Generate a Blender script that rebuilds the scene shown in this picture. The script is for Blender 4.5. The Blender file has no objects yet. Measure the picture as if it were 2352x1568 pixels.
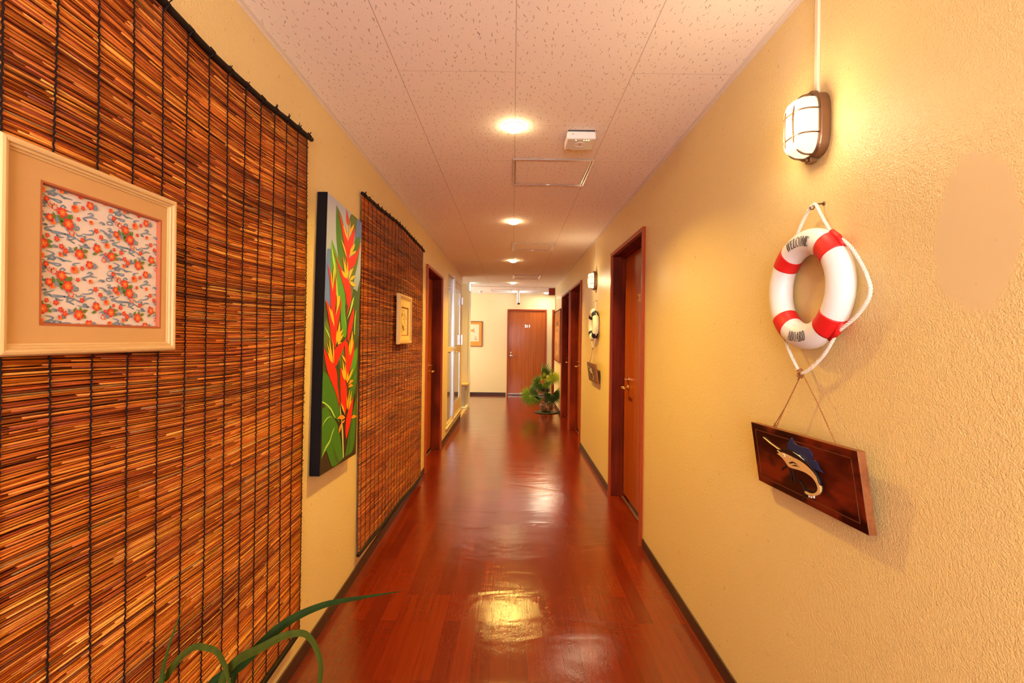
import bpy, bmesh, math, random
from mathutils import Vector, Matrix
# light levels
LAMP_GLASS=.85; LENS=42; EXIT=4; BEAM=128
DOWN=18.5; DLK=(.68,1.0,1.05,.95); DOWNC=(1,.69,.12); NEARDL=.5; BULB=1.7; WIN=55; NEAR_FILLC=(1,.955,1.0); HALL=30; HALLC=(1,.95,.88); EXPO=.80
CANVAS_ART = [
 ('bl', [(0.022, 0.797), (0.119, 0.805), (0.146, 0.714), (0.139, 0.602), (0.016, 0.596)]),
 ('bl', [(0.808, 0.999), (1, 0.999), (0.974, 0.905), (0.775, 0.889)]),
 ('dk', [(0.004, 0.611), (0.075, 0.599), (0.255, 0.623), (1, 0.659), (0.966, 0.197), (0, 0.223)]),
 ('dk', [(0.259, 0.607), (0.303, 0.683), (0.531, 0.681), (0.901, 0.693), (0.998, 0.64)]),
 ('br', [(0.003, 0.261), (0.441, 0.241), (0.979, 0.256), (0.968, 0.022), (0.015, 0)]),
 ('ol', [(0.221, 0.981), (0.338, 0.962), (0.426, 0.93), (0.503, 0.866), (0.575, 0.814), (0.541, 0.62), (0.375, 0.612), (0.296, 0.793), (0.251, 0.844), (0.217, 0.928)]),
 ('mg', [(0.221, 0.981), (0.254, 0.965), (0.327, 0.906), (0.426, 0.808), (0.313, 0.799), (0.247, 0.871), (0.217, 0.928)]),
 ('bg', [(0.126, 0.843), (0.223, 0.814), (0.285, 0.792), (0.435, 0.747), (0.541, 0.62), (0.259, 0.607), (0.123, 0.739), (0.11, 0.804)]),
 ('lg', [(0.126, 0.843), (0.142, 0.818), (0.232, 0.761), (0.303, 0.683), (0.343, 0.63), (0.323, 0.629), (0.217, 0.732), (0.13, 0.806)]),
 ('ol', [(0.652, 0.998), (0.833, 1.0), (0.793, 0.932), (0.626, 0.929), (0.578, 0.953)]),
 ('ol', [(0.95, 0.935), (0.941, 0.872), (0.886, 0.807), (0.797, 0.741), (0.758, 0.679), (0.673, 0.626), (0.563, 0.621), (0.695, 0.794), (0.774, 0.9)]),
 ('mg', [(0.95, 0.935), (0.876, 0.878), (0.752, 0.798), (0.662, 0.704), (0.695, 0.794), (0.774, 0.9)]),
 ('dg', [(0.983, 0.749), (0.985, 0.64), (0.741, 0.629), (0.839, 0.702), (0.88, 0.676)]),
 ('dg', [(0.759, 0.665), (0.968, 0.676), (0.939, 0.503), (0.836, 0.46), (0.824, 0.549)]),
 ('bl', [(0.015, 0.627), (0.133, 0.633), (0.148, 0.594), (0.075, 0.602), (0.017, 0.612)]),
 ('bg', [(0.41, 0.647), (0.515, 0.653), (0.546, 0.583), (0.597, 0.536), (0.582, 0.496), (0.497, 0.494), (0.425, 0.564)]),
 ('ol', [(0.004, 0.523), (0.049, 0.551), (0.145, 0.514), (0.192, 0.449), (0.108, 0.421), (0.015, 0.456)]),
 ('lg', [(0.807, 0.667), (0.765, 0.63), (0.701, 0.595), (0.593, 0.562), (0.676, 0.602), (0.74, 0.647)]),
 ('lg', [(0.887, 0.617), (0.868, 0.58), (0.854, 0.508), (0.834, 0.508), (0.838, 0.58)]),
 ('lg', [(0.004, 0.523), (0.093, 0.505), (0.17, 0.475), (0.076, 0.501)]),
 ('lg', [(0.474, 0.645), (0.515, 0.585), (0.575, 0.535), (0.586, 0.53), (0.526, 0.579)]),
 ('ol', [(0.387, 0.425), (0.524, 0.454), (0.604, 0.341), (0.52, 0.209), (0.385, 0.314)]),
 ('mg', [(0.008, 0.363), (0.121, 0.35), (0.214, 0.32), (0.295, 0.282), (0.416, 0.236), (0.42, 0.212), (0.249, 0.217), (0.01, 0.258)]),
 ('bg', [(0.962, 0.456), (0.943, 0.386), (0.817, 0.341), (0.718, 0.311), (0.755, 0.376), (0.839, 0.436)]),
 ('mg', [(0.956, 0.382), (0.952, 0.31), (0.887, 0.265), (0.802, 0.202), (0.689, 0.205), (0.724, 0.282), (0.852, 0.346)]),
 ('dk', [(0.361, 0.402), (0.41, 0.402), (0.52, 0.209), (0.46, 0.211)]),
 ('lg', [(0.263, 0.305), (0.296, 0.266), (0.405, 0.237), (0.316, 0.255), (0.275, 0.283)]),
 ('mg', [(0, 0.315), (0.251, 0.313), (0.407, 0.242), (0.464, 0.193), (0.453, 0.161), (0.352, 0.183), (0.206, 0.219), (0.099, 0.244), (0.003, 0.259)]),
 ('lg', [(0.003, 0.259), (0.083, 0.25), (0.235, 0.223), (0.352, 0.183), (0.326, 0.186), (0.206, 0.22), (0.069, 0.247), (0.004, 0.254)]),
 ('mg', [(0.008, 0.233), (0.093, 0.236), (0.207, 0.212), (0.337, 0.177), (0.422, 0.148), (0.496, 0.098), (0.594, 0.014), (0.294, 0.007), (0.204, 0.044), (0.127, 0.078), (0.026, 0.058)]),
 ('lg', [(0.026, 0.058), (0.109, 0.092), (0.215, 0.111), (0.272, 0.138), (0.341, 0.152), (0.267, 0.124), (0.224, 0.104), (0.125, 0.084)]),
 ('lg', [(0.019, 0.168), (0.066, 0.186), (0.18, 0.197), (0.264, 0.19), (0.18, 0.194), (0.079, 0.182)]),
 ('dg', [(0.224, 0.11), (0.337, 0.068), (0.476, 0.011), (0.42, 0.008), (0.305, 0.073)]),
 ('dg', [(0.13, 0.232), (0.287, 0.194), (0.405, 0.158), (0.353, 0.172), (0.222, 0.205)]),
 ('mg', [(0.961, 0.246), (0.956, 0.128), (0.888, 0.024), (0.646, 0.018), (0.711, 0.076), (0.813, 0.159), (0.885, 0.207)]),
 ('dg', [(0.851, 0.152), (0.8, 0.109), (0.745, 0.021), (0.709, 0.02), (0.797, 0.134)]),
 ('pl', [(0.501, 0.178), (0.527, 0.168), (0.61, 0.016), (0.585, 0.015)]),
 ('pl', [(0.45, 0.241), (0.48, 0.212), (0.51, 0.178), (0.492, 0.179)]),
 ('rd', [(0.502, 1.0), (0.551, 0.976), (0.58, 0.958), (0.556, 0.94), (0.51, 0.947), (0.495, 0.97)]),
 ('rd', [(0.265, 0.966), (0.371, 0.938), (0.556, 0.876), (0.63, 0.905), (0.765, 0.953), (0.76, 0.917), (0.684, 0.857), (0.608, 0.822), (0.597, 0.757), (0.548, 0.783), (0.508, 0.826), (0.414, 0.88), (0.367, 0.915)]),
 ('rd', [(0.987, 0.906), (0.88, 0.846), (0.788, 0.797), (0.673, 0.775), (0.608, 0.758), (0.57, 0.785), (0.622, 0.817), (0.781, 0.841), (0.901, 0.878)]),
 ('rd', [(0.147, 0.811), (0.289, 0.775), (0.478, 0.741), (0.637, 0.716), (0.699, 0.676), (0.673, 0.626), (0.594, 0.622), (0.534, 0.662), (0.4, 0.716), (0.269, 0.771)]),
 ('rd', [(0.031, 0.748), (0.107, 0.719), (0.175, 0.654), (0.241, 0.706), (0.271, 0.779), (0.266, 0.68), (0.268, 0.608), (0.139, 0.602), (0.094, 0.697)]),
 ('rd', [(0.713, 0.663), (0.694, 0.639), (0.568, 0.578), (0.605, 0.623), (0.579, 0.656)]),
 ('rd', [(0.133, 0.633), (0.263, 0.64), (0.259, 0.604), (0.264, 0.567), (0.339, 0.594), (0.408, 0.645), (0.406, 0.605), (0.329, 0.528), (0.286, 0.445), (0.188, 0.47), (0.145, 0.514), (0.083, 0.565), (0.012, 0.617), (0.092, 0.602), (0.151, 0.587)]),
 ('rd', [(0.001, 0.448), (0.108, 0.416), (0.298, 0.377), (0.361, 0.342), (0.378, 0.292), (0.439, 0.211), (0.374, 0.259), (0.272, 0.301), (0.118, 0.356), (0.021, 0.419)]),
 ('rd', [(0.542, 0.472), (0.629, 0.474), (0.68, 0.419), (0.724, 0.435), (0.82, 0.483), (0.839, 0.441), (0.755, 0.376), (0.671, 0.335), (0.621, 0.309), (0.575, 0.398)]),
 ('rd', [(0.79, 0.622), (0.796, 0.578), (0.733, 0.522), (0.651, 0.474), (0.615, 0.491), (0.659, 0.561)]),
 ('rd', [(0.434, 0.375), (0.542, 0.341), (0.633, 0.295), (0.668, 0.206), (0.52, 0.209), (0.457, 0.286)]),
 ('rd2', [(0.615, 0.494), (0.524, 0.454), (0.407, 0.411), (0.306, 0.378), (0.246, 0.396), (0.25, 0.434), (0.341, 0.454), (0.479, 0.47), (0.561, 0.484)]),
 ('rd', [(0.26, 0.313), (0.346, 0.313), (0.439, 0.246), (0.459, 0.229), (0.407, 0.246), (0.303, 0.29)]),
 ('rd', [(0.456, 0.312), (0.604, 0.31), (0.647, 0.266), (0.63, 0.189), (0.545, 0.22), (0.487, 0.264)]),
 ('rd', [(0.849, 0.248), (0.828, 0.183), (0.742, 0.121), (0.664, 0.083), (0.635, 0.104), (0.642, 0.164), (0.711, 0.201)]),
 ('yl', [(0.395, 0.925), (0.472, 0.914), (0.567, 0.879), (0.499, 0.888)]),
 ('yl', [(0.465, 0.954), (0.514, 0.924), (0.562, 0.879), (0.518, 0.907)]),
 ('yl', [(0.608, 0.969), (0.615, 0.927), (0.562, 0.879), (0.578, 0.918)]),
 ('yl', [(0.735, 0.965), (0.707, 0.942), (0.63, 0.914), (0.586, 0.89), (0.626, 0.934)]),
 ('yl', [(0.353, 0.866), (0.462, 0.845), (0.545, 0.806), (0.488, 0.819)]),
 ('yl', [(0.779, 0.889), (0.753, 0.866), (0.619, 0.824), (0.638, 0.851)]),
 ('yl', [(0.827, 0.862), (0.781, 0.847), (0.619, 0.824), (0.71, 0.846)]),
 ('yl', [(0.427, 0.805), (0.496, 0.773), (0.556, 0.729), (0.489, 0.742)]),
 ('yl', [(0.489, 0.807), (0.529, 0.767), (0.568, 0.727), (0.519, 0.752)]),
 ('yl', [(0.567, 0.799), (0.586, 0.756), (0.579, 0.723), (0.541, 0.754)]),
 ('yl', [(0.384, 0.748), (0.478, 0.744), (0.557, 0.726), (0.459, 0.728)]),
 ('yl', [(0.746, 0.784), (0.699, 0.761), (0.612, 0.721), (0.619, 0.754)]),
 ('yl', [(0.805, 0.756), (0.773, 0.743), (0.626, 0.719), (0.678, 0.74)]),
 ('yl', [(0.615, 0.718), (0.727, 0.723), (0.861, 0.713), (0.706, 0.706)]),
 ('yl', [(0.115, 0.727), (0.159, 0.688), (0.178, 0.654), (0.128, 0.691)]),
 ('yl', [(0.194, 0.762), (0.204, 0.725), (0.177, 0.656), (0.168, 0.715)]),
 ('yl', [(0.37, 0.651), (0.355, 0.612), (0.296, 0.609), (0.312, 0.628)]),
 ('yl', [(0.084, 0.597), (0.169, 0.576), (0.244, 0.525), (0.156, 0.554)]),
 ('yl', [(0.157, 0.592), (0.219, 0.557), (0.244, 0.525), (0.185, 0.548)]),
 ('yl', [(0.359, 0.645), (0.355, 0.617), (0.264, 0.567), (0.287, 0.608), (0.291, 0.641)]),
 ('yl', [(0.375, 0.552), (0.399, 0.522), (0.329, 0.468), (0.317, 0.489)]),
 ('yl', [(0.482, 0.524), (0.415, 0.492), (0.33, 0.465), (0.364, 0.501)]),
 ('yl', [(0.505, 0.505), (0.437, 0.481), (0.332, 0.461), (0.395, 0.488)]),
 ('yl', [(0.46, 0.47), (0.341, 0.459), (0.379, 0.469)]),
 ('yl', [(0.312, 0.517), (0.325, 0.49), (0.302, 0.459), (0.289, 0.489)]),
 ('yl', [(0.115, 0.479), (0.166, 0.448), (0.249, 0.391), (0.15, 0.432)]),
 ('yl', [(0.065, 0.465), (0.13, 0.44), (0.221, 0.396), (0.134, 0.422)]),
 ('yl', [(0.205, 0.479), (0.245, 0.439), (0.254, 0.387), (0.218, 0.428)]),
 ('yl', [(0.079, 0.433), (0.162, 0.416), (0.238, 0.389), (0.155, 0.401)]),
 ('yl', [(0.757, 0.523), (0.78, 0.489), (0.704, 0.418), (0.707, 0.472)]),
 ('yl', [(0.809, 0.49), (0.788, 0.459), (0.715, 0.417), (0.732, 0.452)]),
 ('yl', [(0.693, 0.489), (0.697, 0.458), (0.68, 0.419), (0.659, 0.451)]),
 ('yl', [(0.446, 0.422), (0.553, 0.409), (0.586, 0.39), (0.501, 0.406)]),
 ('yl', [(0.48, 0.402), (0.546, 0.37), (0.597, 0.322), (0.508, 0.361)]),
 ('yl', [(0.454, 0.372), (0.541, 0.347), (0.586, 0.318), (0.501, 0.338)]),
 ('yl', [(0.565, 0.389), (0.603, 0.355), (0.608, 0.315), (0.571, 0.353)]),
 ('yl', [(0.825, 0.37), (0.759, 0.341), (0.632, 0.306), (0.693, 0.34)]),
 ('yl', [(0.657, 0.356), (0.671, 0.335), (0.632, 0.308), (0.618, 0.333)]),
 ('or', [(0.844, 0.316), (0.739, 0.32), (0.654, 0.3), (0.765, 0.308)]),
 ('or', [(0.835, 0.294), (0.742, 0.304), (0.654, 0.291), (0.766, 0.291)]),
 ('or', [(0.369, 0.179), (0.449, 0.188), (0.552, 0.184), (0.606, 0.173), (0.519, 0.169), (0.433, 0.177)]),
 ('or', [(0.608, 0.165), (0.556, 0.155), (0.488, 0.157), (0.538, 0.163)]),
 ('or', [(0.513, 0.159), (0.491, 0.136), (0.426, 0.12), (0.44, 0.143)]),
 ('or', [(0.793, 0.16), (0.81, 0.168), (0.889, 0.171), (0.968, 0.161), (0.891, 0.157)]),
 ('yl', [(0.459, 0.238), (0.548, 0.215), (0.605, 0.182), (0.514, 0.211)]),
 ('yl', [(0.719, 0.283), (0.707, 0.236), (0.674, 0.199), (0.676, 0.248)]),
 ('yl', [(0.786, 0.277), (0.762, 0.239), (0.702, 0.199), (0.723, 0.24)]),
 ('yl', [(0.639, 0.262), (0.66, 0.236), (0.666, 0.2), (0.635, 0.225)]),
 ('yl', [(0.801, 0.237), (0.746, 0.215), (0.694, 0.197), (0.71, 0.216)]),
]
SAILFISH = [
 ('bone', 7, [(-99, 21), (-85, 23), (-96, 32), (-82, 29), (-64, 31), (-40, 29), (-5, 27), (20, 24), (46, 17), (66, 8), (81, -3), (86, -17), (91, -25), (88, -39), (75, -51), (55, -60), (32, -65), (20, -64), (18, -58), (32, -58), (52, -55), (70, -45), (78, -33), (75, -22), (64, -12), (48, -7), (27, -4), (-5, -5), (-28, -7), (-46, -6), (-58, 4), (-73, 13)]),
 ('blk', 8, [(-95, 36), (-73, 37), (-51, 47), (-22, 47), (12, 42), (38, 32), (67, 16), (83, 2), (92, -16), (92, -23), (86, -17), (81, -3), (66, 8), (46, 17), (20, 24), (-5, 27), (-40, 31), (-64, 31), (-79, 31)]),
 ('bone', 6, [(-170, 58), (-130, 47), (-82, 36), (-86, 33), (-134, 45)]),
 ('nav', 4, [(-43, 49), (-36, 64), (-13, 83), (-7, 71), (18, 66), (38, 66), (60, 66), (72, 50), (64, 36), (82, 40), (96, 21), (108, 14), (74, 15), (59, 20), (38, 32), (12, 42), (-22, 47)]),
 ('blk', 8, [(-40, 7), (-22, 15), (0, 13), (5, 10), (-17, 10), (-37, 4)]),
 ('blk', 8, [(-31, 1), (-6, 9), (15, 6), (5, 5), (-23, 1)]),
 ('wht', 9, [(-70, 23), (-65, 28), (-58, 29), (-53, 24), (-54, 19), (-62, 18)]),
 ('blk', 10, [(-64, 24), (-61, 26), (-58, 25), (-60, 22)]),
 ('blk', 3, [(18, -56), (31, -47), (52, -48), (68, -34), (70, -22), (75, -21), (78, -30), (72, -42), (55, -54), (32, -58)]),
 ('blk', 3, [(-89, -27), (-80, -14), (-55, -3), (-65, -14), (-86, -26)]),
 ('blk', 3, [(-46, -7), (-40, -7), (-41, -45), (-50, -49)]),
 ('blk', 3, [(-34, -9), (-28, -9), (-24, -47), (-32, -43)]),
 ('blk', 5, [(-5, -32), (10, -43), (18, -56), (20, -66), (14, -76), (-1, -88), (8, -66), (9, -53)]),
 ('wht', 6, [(30, -66), (37, -64), (33, -71)]),
 ('wht', 6, [(40, -65), (46, -63), (42, -70)]),
 ('wht', 6, [(50, -61), (57, -59), (54, -67)]),
 ('wht', 10, [(-10, 44), (18, 40), (39, 31), (17, 38)]),  # highlight along the fish's back, put in as a white shape
]
CLOTH_MOTIFS = [('F', 44.0, -43.0, 75), ('F', 56.0, -61.0, 85), ('F', 79.0, -113.0, 80), ('F', 10.0, -105.0, 75), ('F', 100.0, -15.0, 65), ('F', 116.0, -95.0, 70), ('F', 21.0, -57.0, 55), ('f', 15.0, -26.0, 42), ('f', 34.0, -93.0, 42), ('f', 85.0, -85.0, 42), ('f', 85.0, -24.0, 36), ('f', 76.0, -47.0, 34), ('f', 114.0, -61.0, 42), ('f', 17.0, -90.0, 32), ('f', 43.0, -105.0, 42), ('f', 51.0, -112.0, 46), ('h', 103.0, -47.0, 35), ('h', 69.0, -29.0, 60), ('h', 27.0, -64.0, 40), ('h', 42.0, -120.0, 35), ('h', 8.0, -127.0, 40), ('s', 30.0, -37.0, 50), ('s', 63.0, -75.0, 50), ('s', 22.0, -35.0, 35), ('l', 43.0, -55.0, 70, -30), ('l', 55.0, -48.0, 45, 50), ('l', 29.0, -52.0, 45, 110), ('l', 20.0, -100.0, 50, 0), ('l', 22.0, -108.0, 40, -30), ('l', 9.0, -96.0, 40, 90), ('l', 71.0, -104.0, 40, 60), ('l', 83.0, -103.0, 40, 110), ('l', 91.0, -105.0, 45, 20), ('l', 90.0, -115.0, 45, -40), ('f', 125.0, -71.0, 40), ('h', 139.0, -85.0, 48), ('s', 132.0, -115.0, 45), ('l', 125.0, -99.0, 35, 10), ('f', 136.0, -103.0, 30), ('l', 44.0, -63.0, 45, -70), ('l', 62.0, -47.0, 40, 80), ('l', 112.0, -106.0, 40, 20), ('g', 34.0, -58.0, 45), ('g', 6.0, -64.0, 45), ('g', 67.0, -63.0, 50), ('g', 56.0, -71.0, 30), ('g', 3.0, -112.0, 45), ('g', 112.0, -16.0, 45), ('g', 114.0, -88.0, 30)]
CLOTH_SWIRLS = [[(3.0, -24.0), (11.0, -19.0), (18.0, -22.0), (27.0, -23.0), (39.0, -26.0), (45.0, -23.0), (39.0, -22.0), (30.0, -22.0), (23.0, -23.0)], [(18.0, -13.0), (26.0, -15.0), (35.0, -13.0), (27.0, -10.0), (23.0, -14.0)], [(18.0, -39.0), (9.0, -41.0), (2.0, -40.0), (3.0, -36.0), (12.0, -35.0), (15.0, -37.0), (10.0, -39.0)], [(1.0, -50.0), (8.0, -48.0), (11.0, -50.0), (5.0, -54.0), (15.0, -55.0), (16.0, -53.0), (9.0, -54.0)], [(65.0, -37.0), (56.0, -37.0), (47.0, -36.0), (43.0, -33.0), (48.0, -29.0), (53.0, -32.0), (48.0, -32.0)], [(45.0, -13.0), (47.0, -15.0), (56.0, -14.0), (66.0, -14.0)], [(75.0, -20.0), (68.0, -20.0), (71.0, -17.0), (83.0, -14.0)], [(33.0, -70.0), (24.0, -74.0), (15.0, -77.0), (16.0, -80.0), (27.0, -80.0), (18.0, -77.0)], [(24.0, -81.0), (29.0, -83.0), (42.0, -82.0), (50.0, -81.0), (61.0, -81.0), (42.0, -80.0), (29.0, -80.0), (25.0, -83.0)], [(50.0, -87.0), (42.0, -88.0), (35.0, -86.0), (42.0, -86.0)], [(54.0, -89.0), (59.0, -90.0), (72.0, -84.0), (65.0, -83.0), (56.0, -85.0), (63.0, -91.0), (71.0, -94.0), (65.0, -92.0)], [(70.0, -69.0), (78.0, -67.0), (78.0, -62.0), (73.0, -63.0), (74.0, -66.0)], [(74.0, -74.0), (76.0, -78.0), (83.0, -77.0), (86.0, -73.0)], [(86.0, -42.0), (95.0, -46.0), (87.0, -43.0), (101.0, -37.0), (111.0, -37.0), (118.0, -37.0)], [(96.0, -33.0), (103.0, -29.0), (109.0, -32.0), (101.0, -34.0)], [(87.0, -72.0), (97.0, -72.0), (109.0, -68.0), (107.0, -62.0), (99.0, -64.0)], [(73.0, -84.0), (84.0, -88.0), (93.0, -77.0), (85.0, -78.0)], [(77.0, -95.0), (87.0, -97.0), (102.0, -97.0), (88.0, -93.0), (97.0, -93.0), (90.0, -90.0)], [(90.0, -86.0), (102.0, -79.0), (114.0, -80.0)], [(16.0, -117.0), (24.0, -118.0), (31.0, -121.0), (24.0, -125.0), (13.0, -129.0), (4.0, -131.0)], [(26.0, -108.0), (30.0, -105.0), (37.0, -107.0), (30.0, -109.0)], [(57.0, -103.0), (63.0, -105.0), (59.0, -108.0), (68.0, -110.0), (56.0, -113.0)], [(38.0, -116.0), (46.0, -117.0), (54.0, -120.0), (42.0, -118.0)], [(7.0, -74.0), (14.0, -71.0), (17.0, -72.0), (8.0, -71.0)], [(1.0, -25.0), (5.0, -30.0), (18.0, -33.0), (7.0, -28.0)], [(18.0, -134.0), (24.0, -129.0), (30.0, -132.0), (19.0, -130.0)], [(33.0, -125.0), (42.0, -128.0), (51.0, -131.0), (40.0, -126.0)], [(122.0, -57.0), (131.0, -57.0), (141.0, -63.0), (133.0, -61.0)], [(125.0, -78.0), (134.0, -74.0), (141.0, -76.0), (132.0, -80.0), (126.0, -80.0)], [(123.0, -108.0), (130.0, -104.0), (139.0, -108.0), (130.0, -109.0)], [(121.0, -44.0), (126.0, -41.0), (134.0, -43.0), (127.0, -45.0)]]
R_ = random.Random(7)
PI = math.pi
W = .857          # half width of the corridor
CH = 2.372        # ceiling height

# ------------------------------------------------------------------ helpers
class MB:
    def __init__(s): s.v=[]; s.f=[]; s.m=[]; s.c=[]; s.cur=0; s.col=None
    def face(s, idx):
        s.f.append(tuple(idx)); s.m.append(s.cur); s.c.append(s.col)
    def add(s, pts):
        b=len(s.v); s.v += [tuple(p) for p in pts]; return b
    def box(s, x0,y0,z0,x1,y1,z1):
        b=s.add([(x0,y0,z0),(x1,y0,z0),(x1,y1,z0),(x0,y1,z0),(x0,y0,z1),(x1,y0,z1),(x1,y1,z1),(x0,y1,z1)])
        for q in ((3,2,1,0),(4,5,6,7),(0,1,5,4),(1,2,6,5),(2,3,7,6),(3,0,4,7)): s.face([b+i for i in q])
    def ring_loft(s, rings, closed=True, cap=True):
        n=len(rings[0]); b=s.add([p for r in rings for p in r])
        for k in range(len(rings)-1):
            for i in range(n if closed else n-1):
                j=(i+1)%n
                s.face((b+k*n+i, b+k*n+j, b+(k+1)*n+j, b+(k+1)*n+i))
        if cap:
            s.face([b+i for i in reversed(range(n))]); s.face([b+(len(rings)-1)*n+i for i in range(n)])
    def tube(s, pts, r, n=6, cap=True, flat=1.0):
        P=[Vector(p) for p in pts]; rings=[]; up=None
        for i,p in enumerate(P):
            t=(P[min(i+1,len(P)-1)]-P[max(i-1,0)])
            if t.length<1e-9: t=Vector((0,0,1))
            t.normalize()
            if up is None:
                up=Vector((0,0,1)) if abs(t.z)<.9 else Vector((0,1,0))
            a=t.cross(up)
            if a.length<1e-5: a=t.cross(Vector((1,0,.3)))
            a.normalize(); c=a.cross(t).normalized(); up=c
            rr=r[i] if isinstance(r,(list,tuple)) else r
            rings.append([p+a*math.cos(2*PI*k/n)*rr+c*math.sin(2*PI*k/n)*rr*flat for k in range(n)])
        s.ring_loft(rings, True, cap)
    def lathe(s, prof, c=(0,0,0), axis='z', n=24, sx=1, sy=1):
        rings=[]
        for r,h in prof:
            q=[]
            for k in range(n):
                a=2*PI*k/n; u=math.cos(a)*r*sx; w=math.sin(a)*r*sy
                if axis=='z': q.append((c[0]+u,c[1]+w,c[2]+h))
                elif axis=='x': q.append((c[0]+h,c[1]+u,c[2]+w))
                else: q.append((c[0]+w,c[1]+h,c[2]+u))
            rings.append(q)
        s.ring_loft(rings)
    def prism(s, poly, d0, d1, mp):
        n=len(poly); b=s.add([mp(x,y,d0) for x,y in poly]+[mp(x,y,d1) for x,y in poly])
        s.face([b+i for i in range(n)]); s.face([b+n+i for i in reversed(range(n))])
        for i in range(n):
            j=(i+1)%n; s.face((b+j,b+i,b+n+i,b+n+j))
    def build(s, name, mats, parent=None, smooth=False, fix=False):
        if not isinstance(mats,(list,tuple)): mats=[mats]
        me=bpy.data.meshes.new(name); me.from_pydata(s.v,[],s.f)
        for m in mats: me.materials.append(m)
        me.polygons.foreach_set('material_index', s.m)
        if smooth: me.polygons.foreach_set('use_smooth',[True]*len(s.f))
        if any(c is not None for c in s.c):
            at=me.color_attributes.new('tone','FLOAT_COLOR','CORNER'); d=[]
            for f,c in zip(s.f,s.c):
                c=c or (1,1,1)
                d += [c[0],c[1],c[2],1.0]*len(f)
            at.data.foreach_set('color', d)
        me.update()
        if fix:
            bm=bmesh.new(); bm.from_mesh(me); bmesh.ops.recalc_face_normals(bm,faces=bm.faces); bm.to_mesh(me); bm.free()
        o=bpy.data.objects.new(name,me); bpy.context.scene.collection.objects.link(o)
        if parent: o.parent=parent
        return o
def bevel(o, w=.003, seg=2):
    m=o.modifiers.new('bevel','BEVEL'); m.width=w; m.segments=seg; m.limit_method='ANGLE'; return o
def thing(name, label, cat, loc=(0,0,0), group=None, rot=(0,0,0)):
    o=bpy.data.objects.new(name,None); bpy.context.scene.collection.objects.link(o)
    o.location=loc; o.rotation_euler=rot; o.empty_display_size=.05
    return tag(o,label,cat,group)
def tag(o,label,cat,group=None,kind=None):
    if label: o['label']=label
    if cat: o['category']=cat
    if group: o['group']=group
    if kind: o['kind']=kind
    return o
def struct(o,label,cat): return tag(o,label,cat,None,'structure')
def dup(root, loc, label):
    r=root.copy(); C=bpy.context.scene.collection.objects; C.link(r); r.location=loc; r['label']=label
    for ch in list(root.children):
        c=ch.copy(); C.link(c); c.parent=r
        for g in ch.children:
            d=g.copy(); C.link(d); d.parent=c
    return r

# ---------------------------------------------------------------- materials
def nmat(name, color=(.8,.8,.8), rough=.5, metal=0, spec=.5, emit=None, es=0):
    m=bpy.data.materials.new(name); m.use_nodes=True; nt=m.node_tree; b=nt.nodes['Principled BSDF']
    b.inputs['Base Color'].default_value=(*color,1); b.inputs['Roughness'].default_value=rough
    b.inputs['Metallic'].default_value=metal; b.inputs['Specular IOR Level'].default_value=spec
    if emit: b.inputs['Emission Color'].default_value=(*emit,1); b.inputs['Emission Strength'].default_value=es
    # slight procedural unevenness in the gloss
    if not emit and metal==0:
        tc=nt.nodes.new('ShaderNodeTexCoord'); nz=nt.nodes.new('ShaderNodeTexNoise'); nz.inputs['Scale'].default_value=35
        mr=nt.nodes.new('ShaderNodeMapRange'); mr.inputs[3].default_value=max(0,rough-.06); mr.inputs[4].default_value=min(1,rough+.06)
        nt.links.new(tc.outputs['Object'],nz.inputs['Vector']); nt.links.new(nz.outputs['Fac'],mr.inputs[0]); nt.links.new(mr.outputs[0],b.inputs['Roughness'])
    return m
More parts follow.
